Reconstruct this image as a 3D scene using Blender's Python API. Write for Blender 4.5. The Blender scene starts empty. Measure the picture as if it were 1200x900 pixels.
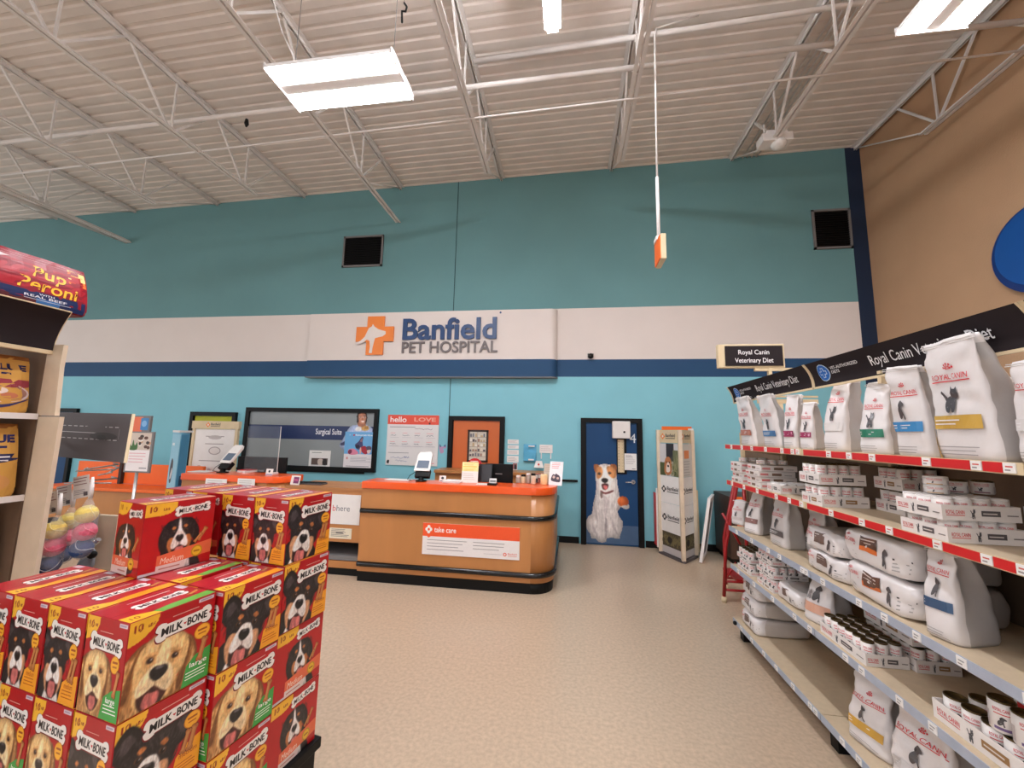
import bpy, bmesh, math, random
import numpy as np
from mathutils import Vector, Matrix, noise
from mathutils.geometry import tessellate_polygon
random.seed(7)
SC = bpy.context.scene
COL = SC.collection
R = math.radians
# ------------------------------------------------------------------ camera (1200 x 900 frame)
FPX, EYE = 459.05, 1.80
YAW, PIT, ROL = 0.141820547, 0.124599718, 0.0210862044
_cy, _sy, _cp, _sp = math.cos(YAW), math.sin(YAW), math.cos(PIT), math.sin(PIT)
_r = Vector((_cy, _sy, 0)); _f = Vector((-_sy*_cp, _cy*_cp, _sp)); _u = _r.cross(_f)
_c, _s = math.cos(ROL), math.sin(ROL)
RT = _c*_r + _s*_u; UP = -_s*_r + _c*_u; FW = _f
CAM = Vector((0, 0, EYE))
cam = bpy.data.objects.new('camera', bpy.data.cameras.new('camera')); COL.objects.link(cam)
cam.data.sensor_fit = 'HORIZONTAL'; cam.data.sensor_width = 36; cam.data.lens = FPX/1200*36
cam.data.clip_start = 0.02; cam.data.clip_end = 200
m = Matrix.Identity(4)
for i in range(3):
    m[i][0], m[i][1], m[i][2], m[i][3] = RT[i], UP[i], -FW[i], CAM[i]
cam.matrix_world = m
SC.camera = cam
def ray(x, y): return RT*((x-600)/FPX) + UP*(-(y-450)/FPX) + FW
def aty(x, y, Y): d = ray(x, y); return CAM + d*(Y/d.y)
def atz(x, y, Z): d = ray(x, y); return CAM + d*((Z-EYE)/d.z)
def atx(x, y, X): d = ray(x, y); return CAM + d*(X/d.x)
def proj(p):
    v = Vector(p)-CAM; w = v.dot(FW); return 600+FPX*v.dot(RT)/w, 450-FPX*v.dot(UP)/w

# ------------------------------------------------------------------ colours and materials
def lin(c):
    o = []
    for v in c[:3]:
        v /= 255.0
        o.append(v/12.92 if v <= 0.04045 else ((v+0.055)/1.055)**2.4)
    return (o[0], o[1], o[2], 1.0)
MATS = {}
def mat(name, col=(200, 200, 200), rough=0.5, metal=0.0, var=0.0, scale=6.0, bump=0.0, bscale=40.0, attr=False, spec=0.5, stretch=None, coat=0.0, second=None):
    m = bpy.data.materials.new(name); m.use_nodes = True
    nt = m.node_tree; b = nt.nodes['Principled BSDF']
    b.inputs['Roughness'].default_value = rough; b.inputs['Metallic'].default_value = metal
    b.inputs['Specular IOR Level'].default_value = spec
    if coat: b.inputs['Coat Weight'].default_value = coat; b.inputs['Coat Roughness'].default_value = 0.15
    tc = nt.nodes.new('ShaderNodeTexCoord'); mp = nt.nodes.new('ShaderNodeMapping')
    nt.links.new(tc.outputs['Object'], mp.inputs['Vector'])
    if stretch: mp.inputs['Scale'].default_value = stretch
    base = None
    if attr:
        a = nt.nodes.new('ShaderNodeVertexColor'); a.layer_name = 'Col'; base = a.outputs['Color']
    if var or second:
        n = nt.nodes.new('ShaderNodeTexNoise'); n.inputs['Scale'].default_value = scale; n.inputs['Detail'].default_value = 5
        nt.links.new(mp.outputs['Vector'], n.inputs['Vector'])
        if second:
            cr = nt.nodes.new('ShaderNodeValToRGB'); cr.color_ramp.elements[0].position = 0.35; cr.color_ramp.elements[1].position = 0.65
            cr.color_ramp.elements[0].color = lin(col); cr.color_ramp.elements[1].color = lin(second)
            nt.links.new(n.outputs['Fac'], cr.inputs['Fac']); nt.links.new(cr.outputs['Color'], b.inputs['Base Color'])
        else:
            mr = nt.nodes.new('ShaderNodeMapRange'); mr.inputs['From Min'].default_value = 0.3; mr.inputs['From Max'].default_value = 0.7
            mr.inputs['To Min'].default_value = 1-var; mr.inputs['To Max'].default_value = 1+var
            nt.links.new(n.outputs['Fac'], mr.inputs['Value'])
            mx = nt.nodes.new('ShaderNodeVectorMath'); mx.operation = 'SCALE'
            if base is not None: nt.links.new(base, mx.inputs[0])
            else: mx.inputs[0].default_value = lin(col)[:3]
            nt.links.new(mr.outputs['Result'], mx.inputs['Scale']); nt.links.new(mx.outputs['Vector'], b.inputs['Base Color'])
    elif base is not None: nt.links.new(base, b.inputs['Base Color'])
    else: b.inputs['Base Color'].default_value = lin(col)
    if bump:
        n2 = nt.nodes.new('ShaderNodeTexNoise'); n2.inputs['Scale'].default_value = bscale; n2.inputs['Detail'].default_value = 3
        nt.links.new(mp.outputs['Vector'], n2.inputs['Vector'])
        bp = nt.nodes.new('ShaderNodeBump'); bp.inputs['Strength'].default_value = bump; bp.inputs['Distance'].default_value = 0.01
        nt.links.new(n2.outputs['Fac'], bp.inputs['Height']); nt.links.new(bp.outputs['Normal'], b.inputs['Normal'])
    MATS[name] = m
    return m
def emis(name, col, strength):
    m = bpy.data.materials.new(name); m.use_nodes = True; b = m.node_tree.nodes['Principled BSDF']
    b.inputs['Base Color'].default_value = lin(col); b.inputs['Emission Color'].default_value = lin(col); b.inputs['Emission Strength'].default_value = strength
    MATS[name] = m
def glass(name, col, alpha):
    m = bpy.data.materials.new(name); m.use_nodes = True; nt = m.node_tree
    b = nt.nodes['Principled BSDF']; b.inputs['Base Color'].default_value = lin(col); b.inputs['Roughness'].default_value = 0.08; b.inputs['Alpha'].default_value = alpha
    MATS[name] = m

# ------------------------------------------------------------------ mesh builder
class MB:
    def __init__(s): s.v = []; s.f = []; s.m = []; s.c = []; s.sm = []; s.T = None
    def P(s, pts):
        n = len(s.v)
        for p in pts:
            p = Vector(p)
            s.v.append(s.T @ p if s.T is not None else p)
        return n
    def F(s, idx, mt, col=None, sm=False): s.f.append(tuple(idx)); s.m.append(mt); s.c.append(col); s.sm.append(sm)
    def box(s, a, b, mt, col=None):
        x0, y0, z0 = [min(a[i], b[i]) for i in range(3)]; x1, y1, z1 = [max(a[i], b[i]) for i in range(3)]
        n = s.P([(x0, y0, z0), (x1, y0, z0), (x1, y1, z0), (x0, y1, z0), (x0, y0, z1), (x1, y0, z1), (x1, y1, z1), (x0, y1, z1)])
        for q in ((0, 3, 2, 1), (4, 5, 6, 7), (0, 1, 5, 4), (1, 2, 6, 5), (2, 3, 7, 6), (3, 0, 4, 7)): s.F([n+i for i in q], mt, col)
    def quad(s, p, mt, col=None): n = s.P(p); s.F(range(n, n+len(p)), mt, col)
    def prism(s, base, vec, mt, col=None, smooth=False):
        k = len(base); vec = Vector(vec); n = s.P(base); n2 = s.P([Vector(p)+vec for p in base])
        tri = tessellate_polygon([[Vector(p) for p in base]])
        for t in tri: s.F([n+t[0], n+t[1], n+t[2]], mt, col); s.F([n2+t[2], n2+t[1], n2+t[0]], mt, col)
        for i in range(k):
            j = (i+1) % k; s.F([n+i, n+j, n2+j, n2+i], mt, col, smooth)
    def tube(s, path, r, mt, n=8, col=None, cap=True):
        path = [Vector(p) for p in path]; rings = []
        for i, p in enumerate(path):
            d = (path[min(i+1, len(path)-1)]-path[max(i-1, 0)]).normalized()
            a = d.orthogonal().normalized() if i == 0 else (pa - d*pa.dot(d)).normalized()
            pa = a; b = d.cross(a); rr = r[i] if isinstance(r, (list, tuple)) else r
            rings.append(s.P([p+(a*math.cos(2*math.pi*k/n)+b*math.sin(2*math.pi*k/n))*rr for k in range(n)]))
        for q in range(len(rings)-1):
            for k in range(n):
                k2 = (k+1) % n; s.F([rings[q]+k, rings[q]+k2, rings[q+1]+k2, rings[q+1]+k], mt, col, True)
        if cap:
            s.F([rings[0]+k for k in range(n)][::-1], mt, col); s.F([rings[-1]+k for k in range(n)], mt, col)
    def lathe(s, prof, c, mts, n=20, cols=None, smooth=True):
        c = Vector(c); rings = []
        for r, z in prof: rings.append(s.P([c+Vector((r*math.cos(2*math.pi*k/n), r*math.sin(2*math.pi*k/n), z)) for k in range(n)]))
        for q in range(len(rings)-1):
            mt = mts[q] if isinstance(mts, (list, tuple)) else mts; cl = cols[q] if cols else None
            for k in range(n):
                k2 = (k+1) % n; s.F([rings[q]+k, rings[q]+k2, rings[q+1]+k2, rings[q+1]+k], mt, cl, smooth)
        s.F([rings[-1]+k for k in range(n)], mts[-1] if isinstance(mts, (list, tuple)) else mts, cols[-1] if cols else None)
        s.F([rings[0]+k for k in range(n)][::-1], mts[0] if isinstance(mts, (list, tuple)) else mts, cols[0] if cols else None)
    def ball(s, c, r, mt, n=14, col=None, sx=1, sy=1, sz=1):
        c = Vector(c); rings = []
        for q in range(1, n//2):
            t = math.pi*q/(n//2); rings.append(s.P([c+Vector((r*sx*math.sin(t)*math.cos(2*math.pi*k/n), r*sy*math.sin(t)*math.sin(2*math.pi*k/n), r*sz*math.cos(t))) for k in range(n)]))
        tp = s.P([c+Vector((0, 0, r*sz))]); bt = s.P([c-Vector((0, 0, r*sz))])
        for k in range(n):
            k2 = (k+1) % n
            s.F([tp, rings[0]+k, rings[0]+k2], mt, col, True); s.F([bt, rings[-1]+k2, rings[-1]+k], mt, col, True)
            for q in range(len(rings)-1): s.F([rings[q]+k, rings[q+1]+k, rings[q+1]+k2, rings[q]+k2], mt, col, True)
    def grid(s, fn, nu, nv, mt, col=None, sm=True, closed=False):
        ids = [[s.P([fn(i/nu, j/nv)]) for i in range(nu+(0 if closed else 1))] for j in range(nv+1)]
        for j in range(nv):
            for i in range(nu):
                i2 = (i+1) % nu if closed else i+1
                s.F([ids[j][i], ids[j][i2], ids[j+1][i2], ids[j+1][i]], mt, col((i+.5)/nu, (j+.5)/nv) if callable(col) else col, sm)
    def build(s, name, parent=None, bevel=0, world=True, weld=False):
        me = bpy.data.meshes.new(name); me.from_pydata([tuple(p) for p in s.v], [], s.f); names = []
        for n in s.m:
            if n not in names: names.append(n)
        for n in names: me.materials.append(MATS[n])
        ix = {n: i for i, n in enumerate(names)}
        me.polygons.foreach_set('material_index', [ix[n] for n in s.m]); me.polygons.foreach_set('use_smooth', s.sm)
        if any(c is not None for c in s.c):
            at = me.color_attributes.new('Col', 'FLOAT_COLOR', 'CORNER'); buf = []; cache = {}
            for p, c in zip(s.f, s.c):
                if isinstance(c, list):
                    for q in c: buf.extend(q)
                    continue
                c = c or (230, 230, 230)
                if c not in cache: cache[c] = lin(c)
                buf.extend(cache[c]*len(p))
            at.data.foreach_set('color', buf)
        me.update()
        o = bpy.data.objects.new(name, me); COL.objects.link(o)
        if parent is not None:
            o.parent = parent
            if world: o.location = -origin(parent)
        if bevel:
            md = o.modifiers.new('bevel', 'BEVEL'); md.width = bevel; md.segments = 2; md.limit_method = 'ANGLE'; md.angle_limit = R(40)
        return o
def origin(o):
    p = Vector((0, 0, 0))
    while o is not None: p = p + o.location; o = o.parent
    return p
def tag(o, label, cat, group=None):
    o['label'] = label; o['category'] = cat
    if group: o['group'] = group
    return o
def thing(name, label, cat, loc=(0, 0, 0), rotz=0, group=None):
    o = bpy.data.objects.new(name, None); o.empty_display_size = 0.1; COL.objects.link(o)
    o.location = loc; o.rotation_euler = (0, 0, rotz)
    return tag(o, label, cat, group)
def struct(o): o['kind'] = 'structure'; return o
def dup(root, loc, rotz=None, label=None, group=None):
    def cp(o, par):
        c = o.copy(); COL.objects.link(c)
        if par is not None: c.parent = par
        for ch in KIDS.get(o.name, []): cp(ch, c)
        return c
    KIDS = {}
    def walk(o):
        KIDS[o.name] = list(o.children)
        for ch in o.children: walk(ch)
    walk(root)
    r = cp(root, None); r.location = loc
    if rotz is not None: r.rotation_euler = (0, 0, rotz)
    if label: r['label'] = label
    if group: r['group'] = group
    return r

# ------------------------------------------------------------------ flat printed artwork
_TX = {}
def text_mesh(s, bold=0.0, shear=0.0):
    k = (s, bold, shear)
    if k in _TX: return _TX[k]
    cu = bpy.data.curves.new('t', 'FONT'); cu.body = s; cu.offset = bold; cu.shear = shear; cu.resolution_u = 3
    o = bpy.data.objects.new('t', cu); COL.objects.link(o)
    dg = bpy.context.evaluated_depsgraph_get(); dg.update(); e = o.evaluated_get(dg); me = e.to_mesh()
    vs = [(v.co.x, v.co.y) for v in me.vertices]; fs = [tuple(p.vertices) for p in me.polygons]
    e.to_mesh_clear(); bpy.data.objects.remove(o); bpy.data.curves.remove(cu)
    x0 = min(v[0] for v in vs); x1 = max(v[0] for v in vs)
    vs = [(v[0]-x0, v[1]) for v in vs]
    _TX[k] = (vs, fs, x1-x0); return _TX[k]
CAPH = None
def smooth(pts, n=4):
    o = []; k = len(pts)
    for i in range(k):
        p0, p1, p2, p3 = [pts[(i+j-1) % k] for j in range(4)]
        for q in range(n):
            t = q/n
            o.append(tuple(0.5*(2*p1[a]+(p2[a]-p0[a])*t+(2*p0[a]-5*p1[a]+4*p2[a]-p3[a])*t*t+(3*p1[a]-p0[a]-3*p2[a]+p3[a])*t**3) for a in (0, 1)))
    return o
class Art:
    def __init__(s): s.it = []
    def add(s, v, f, c): s.it.append((v, f, c)); return s
    def rect(s, x0, y0, x1, y1, c, nx=1, ny=1):
        v = [(x0+(x1-x0)*i/nx, y0+(y1-y0)*j/ny) for j in range(ny+1) for i in range(nx+1)]
        return s.add(v, [(j*(nx+1)+i, j*(nx+1)+i+1, (j+1)*(nx+1)+i+1, (j+1)*(nx+1)+i) for j in range(ny) for i in range(nx)], c)
    def poly(s, pts, c):
        t = tessellate_polygon([[Vector((p[0], p[1], 0)) for p in pts]]); out = []
        for a, b, d in t:
            ar = (pts[b][0]-pts[a][0])*(pts[d][1]-pts[a][1])-(pts[d][0]-pts[a][0])*(pts[b][1]-pts[a][1])
            out.append((a, b, d) if ar > 0 else (a, d, b))
        return s.add(list(pts), out, c)
    def blob(s, pts, c, n=4): return s.poly(smooth(pts, n), c)
    def ell(s, x, y, rx, ry, c, n=16, rot=0):
        cr, sr = math.cos(rot), math.sin(rot); q = []
        for k in range(n):
            a, b = rx*math.cos(2*math.pi*k/n), ry*math.sin(2*math.pi*k/n); q.append((x+a*cr-b*sr, y+a*sr+b*cr))
        return s.add(q, [tuple(range(n))], c)
    def line(s, p, q, w, c):
        d = Vector((q[0]-p[0], q[1]-p[1])).normalized(); n = (-d.y*w/2, d.x*w/2)
        return s.add([(p[0]-n[0], p[1]-n[1]), (q[0]-n[0], q[1]-n[1]), (q[0]+n[0], q[1]+n[1]), (p[0]+n[0], p[1]+n[1])], [(0, 1, 2, 3)], c)
    def text(s, t, x, y, h, c, al='L', bold=0.0, shear=0.0, sx=1.0, rot=0.0, width=None):
        vs, fs, w = text_mesh(t, bold, shear); k = h/0.70; kx = k*sx
        if width: kx = width/w
        ox = {'L': 0, 'C': -w/2, 'R': -w}[al]; cr, sr = math.cos(rot), math.sin(rot); o = []
        for a, b in vs:
            a = (a+ox)*kx; b *= k; o.append((x+a*cr-b*sr, y+a*sr+b*cr))
        return s.add(o, fs, c)
    def lines(s, x0, x1, y, dy, n, w, c, ragged=0.3):
        for i in range(n):
            s.rect(x0, y-i*dy, x1-(x1-x0)*ragged*random.random(), y-i*dy+w, c)
        return s
    def streaks(s, pts, c, ln, w, ang=None, spread=0.4):
        for x, y in pts:
            a = (ang if ang is not None else 0)+random.uniform(-spread, spread); l = ln*random.uniform(.6, 1.3)
            dx, dy = math.cos(a), math.sin(a)
            s.add([(x-dy*w/2, y+dx*w/2), (x+dy*w/2, y-dx*w/2), (x+dx*l, y+dy*l)], [(0, 1, 2)], c)
        return s
    def bone(s, x, y, w, h, c, rot=0.0):
        q = [(-.5, .15), (-.47, .42), (-.40, .50), (-.32, .42), (-.30, .36), (0, .36), (.30, .36), (.32, .42), (.40, .50), (.47, .42), (.5, .15), (.45, 0),
             (.5, -.15), (.47, -.42), (.40, -.5), (.32, -.42), (.30, -.36), (0, -.36), (-.30, -.36), (-.32, -.42), (-.40, -.5), (-.47, -.42), (-.5, -.15), (-.45, 0)]
        cr, sr = math.cos(rot), math.sin(rot)
        return s.blob([(x+a*w*cr-b*h*sr, y+a*w*sr+b*h*cr) for a, b in q], c, 3)
    def put(s, o, x, y, k, rot=0.0, flip=False, ky=None):
        cr, sr = math.cos(rot), math.sin(rot); ky = ky or k
        for v, f, c in o.it:
            nv = []
            for a, b in v:
                a = (-a if flip else a)*k; b *= ky; nv.append((x+a*cr-b*sr, y+a*sr+b*cr))
            s.it.append((nv, [tuple(reversed(q)) for q in f] if flip else f, c))
        return s
    def clip(s, x0, y0, x1, y1):
        """keep the artwork inside its panel"""
        out = []
        def cut(p, ax, lim, keep_less):
            o = []
            for i in range(len(p)):
                a, b = p[i-1], p[i]; ia = (a[ax] <= lim) == keep_less or a[ax] == lim; ib = (b[ax] <= lim) == keep_less or b[ax] == lim
                if ia != ib:
                    t = (lim-a[ax])/(b[ax]-a[ax]); o.append((a[0]+(b[0]-a[0])*t, a[1]+(b[1]-a[1])*t))
                if ib: o.append(b)
            return o
        for v, f, c in s.it:
            if all(x0 <= p[0] <= x1 and y0 <= p[1] <= y1 for p in v): out.append((v, f, c)); continue
            nv = []; nf = []
            for q in f:
                p = [v[i] for i in q]
                for ax, lim, kl in ((0, x0, False), (0, x1, True), (1, y0, False), (1, y1, True)):
                    if p: p = cut(p, ax, lim, kl)
                if len(p) >= 3: nf.append(tuple(range(len(nv), len(nv)+len(p)))); nv += p
            if nf: out.append((nv, nf, c))
        s.it = out; return s
    def emit(s, mb, fn, mt='print', eps=8e-5, base=3e-4):
        for i, (v, f, c) in enumerate(s.it):
            n = mb.P([fn(a, b, base+eps*i) for a, b in v])
            for q in f: mb.F([n+k for k in q], mt, c)
def plane(o, r, u):
    """2-D artwork onto a flat panel: origin, right vector, up vector"""
    o, r, u = Vector(o), Vector(r), Vector(u); n = r.cross(u).normalized()
    return lambda a, b, h: o+r*a+u*b+n*h

# ------------------------------------------------------------------ soft printed pictures (photographs on packs and posters)
def nblur(a, r, ax):
    if r < 1: return a
    k = np.ones(2*r+1)/(2*r+1); pad = [(0, 0)]*a.ndim; pad[ax] = (r, r); q = np.pad(a, pad, mode='edge')
    return np.apply_along_axis(lambda v: np.convolve(v, k, 'valid'), ax, q)
def blur2(a, r, n=2):
    for _ in range(n): a = nblur(nblur(a, r, 0), r, 1)
    return a
def raster(art, W, H, x0, y0, x1, y1):
    img = np.zeros((H, W, 3)); al = np.zeros((H, W)); sx, sy = W/(x1-x0), H/(y1-y0)
    for v, f, c in art.it:
        for q in f:
            for i in range(1, len(q)-1):
                a, b, d = [((v[j][0]-x0)*sx, (v[j][1]-y0)*sy) for j in (q[0], q[i], q[i+1])]
                xa, xb = max(0, int(min(a[0], b[0], d[0]))), min(W, int(max(a[0], b[0], d[0]))+1); ya, yb = max(0, int(min(a[1], b[1], d[1]))), min(H, int(max(a[1], b[1], d[1]))+1)
                if xa >= xb or ya >= yb: continue
                X, Y = np.meshgrid(np.arange(xa, xb)+.5, np.arange(ya, yb)+.5); D = (b[0]-a[0])*(d[1]-a[1])-(d[0]-a[0])*(b[1]-a[1])
                if abs(D) < 1e-9: continue
                l1 = ((X-a[0])*(d[1]-a[1])-(d[0]-a[0])*(Y-a[1]))/D; l2 = ((b[0]-a[0])*(Y-a[1])-(X-a[0])*(b[1]-a[1]))/D
                m = (l1 >= -.01) & (l2 >= -.01) & (l1+l2 <= 1.01); img[ya:yb, xa:xb][m] = c; al[ya:yb, xa:xb][m] = 1
    return img, al
def picture(art, W, H, x0, y0, x1, y1, soft=2, fur=.14, model=.30, seed=1, back=None):
    """rasterises drawn shapes, softens them and lays hair and roundness over them like a printed photograph"""
    img, al = raster(art, W, H, x0, y0, x1, y1); rg = np.random.RandomState(seed)
    pm = blur2(img*al[..., None], soft); pa = blur2(al, soft); rgb = pm/np.maximum(pa, 1e-3)[..., None]
    if fur:
        n1 = nblur(nblur(rg.normal(0, 1, (H, W)), 1, 1), max(3, H//28), 0); n2 = blur2(rg.normal(0, 1, (H, W)), max(2, H//40)); n3 = nblur(rg.normal(0, 1, (H, W)), max(2, H//60), 0)
        n = n1/n1.std()*.5+n2/n2.std()*.35+n3/n3.std()*.35; rgb = rgb*(1+fur*n)[..., None]+fur*22*n[..., None]
    if model:
        big = blur2(al, max(3, H//18)); lum = blur2(img.mean(2)*al, max(3, H//22)); sh = np.clip((big-.45)/.5, 0, 1); g = 1-model+model*1.25*sh
        yy = np.linspace(-.10, .10, H)[:, None]; rgb = rgb*(g+yy)[..., None]
    rgb = np.clip(rgb, 4, 250)
    if back is not None:
        rgb = rgb*pa[..., None]+np.asarray(back)*(1-pa)[..., None] if np.ndim(back) == 1 else rgb*pa[..., None]+back*(1-pa)[..., None]
    return rgb, pa
def lay_picture(mb, rgb, pa, nx, ny, fn, h, mt='print', cut=True):
    """a fine grid coloured from the picture; fn maps (0..1, 0..1, height) to a point"""
    H, W = pa.shape; lin_ = lambda v: np.where(v <= .04045, v/12.92, ((v+.055)/1.055)**2.4)
    ys = (np.linspace(0, H-1, ny+1)).astype(int); xs = (np.linspace(0, W-1, nx+1)).astype(int); L = lin_(rgb[ys][:, xs]/255.0); A_ = pa[ys][:, xs]
    ids = {}
    def vid(i, j):
        if (i, j) not in ids: ids[(i, j)] = mb.P([fn(i/nx, j/ny, h)])
        return ids[(i, j)]
    for j in range(ny):
        for i in range(nx):
            cs = ((i, j), (i+1, j), (i+1, j+1), (i, j+1))
            if cut and sum(A_[b, a] for a, b in cs) < 1.7: continue
            mb.F([vid(*c) for c in cs], mt, [(float(L[b, a, 0]), float(L[b, a, 1]), float(L[b, a, 2]), 1.0) for a, b in cs])
# ------------------------------------------------------------------ palette
mat('paint_lower', (134, 199, 213), 0.75, var=0.03, scale=1.5, bump=0.05, bscale=90)
mat('paint_upper', (106, 151, 154), 0.8, var=0.04, scale=1.2, bump=0.05, bscale=90)
mat('paint_white', (226, 216, 210), 0.75, var=0.02, scale=2, bump=0.05, bscale=90)
mat('paint_band', (26, 72, 112), 0.7, var=0.03, scale=3)
mat('paint_navy', (18, 38, 66), 0.75, var=0.04, scale=3)
mat('paint_beige', (186, 147, 113), 0.85, var=0.05, scale=1.5, bump=0.25, bscale=60)
mat('deck', (226, 216, 208), 0.7, var=0.05, scale=3)
mat('steel_white', (226, 220, 216), 0.5, var=0.04, scale=5)
mat('floor', (194, 172, 148), 0.28, var=0.13, scale=38, spec=0.45, bump=0.04, bscale=15)
mat('black', (9, 9, 10), 0.5, spec=0.25); mat('black_gloss', (8, 8, 9), 0.18); mat('rubber', (16, 16, 18), 0.35)
mat('dark_gap', (30, 60, 66), 0.9)
mat('wood', (190, 128, 72), 0.42, var=0.10, scale=3.0, stretch=(1.0, 1.0, 0.12), coat=0.2)
mat('wood_edge', (182, 124, 74), 0.45, var=0.12, scale=4, stretch=(0.2, 1, 3))
mat('wood_dark', (70, 48, 36), 0.5, var=0.2, scale=5, stretch=(1, 1, 0.15))
mat('orange_top', (244, 92, 28), 0.3, var=0.02, scale=8, coat=0.3)
mat('orange_panel', (246, 110, 34), 0.45, var=0.03, scale=3)
mat('orange_door', (206, 104, 48), 0.4, var=0.06, scale=3, stretch=(1, 1, 0.1))
mat('blue_door', (26, 68, 112), 0.5, spec=0.3, var=0.04, scale=3)
mat('kick_plate', (70, 98, 132), 0.35, var=0.05, scale=12)
mat('lime', (172, 176, 34), 0.6, var=0.05)
mat('cream', (216, 196, 160), 0.55, var=0.04, scale=8)
mat('cream_metal', (220, 202, 178), 0.45, var=0.05, scale=12)
mat('shelf_tan', (202, 182, 154), 0.5, var=0.05, scale=25)
mat('brown_back', (116, 94, 76), 0.7, var=0.08, scale=10)
mat('shelf_edge', (176, 186, 204), 0.35, var=0.05, scale=20, metal=0.2)
mat('red', (206, 34, 38), 0.4, var=0.03); mat('red_frame', (158, 24, 28), 0.4)
mat('white', (232, 228, 226), 0.5, var=0.015); mat('paper', (236, 233, 230), 0.7, var=0.02, scale=12)
mat('white_plastic', (230, 226, 222), 0.35); mat('grey', (120, 118, 118), 0.5); mat('grey_dark', (88, 82, 84), 0.65, var=0.04)
mat('header', (40, 33, 36), 0.75, var=0.05, scale=10, spec=0.2)
mat('chrome', (200, 200, 205), 0.2, metal=0.9); mat('wire', (190, 190, 190), 0.3, metal=0.8)
mat('frost', (140, 146, 147), 0.35, var=0.04, scale=2, coat=0.4)
mat('print', attr=True, rough=0.5, var=0.02, scale=60); mat('print_gloss', attr=True, rough=0.3, var=0.04, scale=30, coat=0.2)
mat('film', attr=True, rough=0.34, var=0.03, scale=15, coat=0.35, bump=0.10, bscale=26)
mat('foil', attr=True, rough=0.24, var=0.05, scale=15, coat=0.6, bump=0.35, bscale=22)
mat('satin', attr=True, rough=0.4, spec=0.22, var=0.03, scale=20)
mat('felt', attr=True, rough=0.95, var=0.10, scale=60, bump=0.4, bscale=120)
mat('can_lid', (92, 76, 46), 0.3, metal=0.75, var=0.1, scale=20); mat('card', (196, 176, 152), 0.8, var=0.06, scale=12)
mat('blue_disc', (20, 78, 150), 0.35, var=0.03); mat('blue_rim', (14, 48, 112), 0.4)
mat('screen', (12, 12, 14), 0.12); mat('screen_on', (96, 110, 128), 0.15); mat('brown_dark', (52, 38, 32), 0.6)
emis('lamp', (249, 250, 255), 48.0); emis('lamp_strip', (249, 250, 255), 100.0)
glass('clear_film', (225, 228, 232), 0.22); glass('acrylic', (210, 220, 226), 0.05); glass('window_glass', (90, 96, 100), 0.25)

YW, XR, XL, YB = 6.90, 4.93, -17.0, -7.0            # back wall, right wall, far left, behind the viewer
def zc(x): return 6.46+(x+13.2)*0.018                # the roof pitches gently along the back wall

# ------------------------------------------------------------------ setting
b = MB(); b.box((XL, YB, -0.1), (XR+.3, YW+.3, 0), 'floor'); struct(b.build('floor'))
b = MB()
for z0, z1, mt in ((0, 2.805, 'paint_lower'), (2.805, 3.112, 'paint_band'), (3.112, 4.047, 'paint_white')):
    b.box((XL, YW, z0), (4.70, YW+.25, z1), mt)
b.prism([(XL, YW, 4.047), (4.70, YW, 4.047), (4.70, YW, zc(4.7)+.1), (XL, YW, zc(XL)+.1)], (0, .25, 0), 'paint_upper')
b.box((4.70, YW, 0), (XR+.25, YW+.25, 6.95), 'paint_navy')
struct(b.build('wall_back'))
b = MB(); b.box((XR, YB, 0), (XR+.25, YW, 7.0), 'paint_beige'); struct(b.build('wall_right'))
b = MB(); pr = []
y = YB; per = 0.1524
while y < YW+0.02:
    for dy, dz in ((0, 0), (.088, 0), (.104, .018), (.136, .018)): pr.append((y+dy, dz))
    y += per
xs = (XL, XR+.2); n = b.P([(x, q[0], zc(x)+q[1]) for x in xs for q in pr]); k = len(pr)
for i in range(k-1): b.F([n+i, n+i+1, n+k+i+1, n+k+i], 'deck')
b.prism([(XL, YB, zc(XL)+.10), (XR+.2, YB, zc(XR)+.10), (XR+.2, YB, zc(XR)+.2), (XL, YB, zc(XL)+.2)], (0, YW+.3-YB, 0), 'deck')
struct(b.build('ceiling'))
b = MB()
for x0, x1 in ((XL, -7.5), (-7.2, aty(219, 560, YW).x-.05), (-2.05, -2.03), (-1.06, .20), (1.27, 4.93)):
    b.box((x0, YW-.012, 0), (x1, YW, .105), 'black')
struct(b.build('baseboard_back'))
b = MB(); b.box((XR-.012, 0, 0), (XR, YW-.02, .105), 'black'); struct(b.build('baseboard_right'))
for i, x in enumerate((-2.125,)):
    b = MB(); b.box((x-.006, YW-.004, .11), (x+.006, YW, zc(x)), 'dark_gap'); struct(b.build('trim_%d' % (i+1)))
b = MB()
for xa, xb in ((658, 677), (250, 425)):
    p, q = aty(xa, 582, YW), aty(xb, 582, YW); b.box((p.x, YW-.03, 1.0), (q.x, YW, 1.035), 'black')
struct(b.build('trim_2'))

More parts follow.
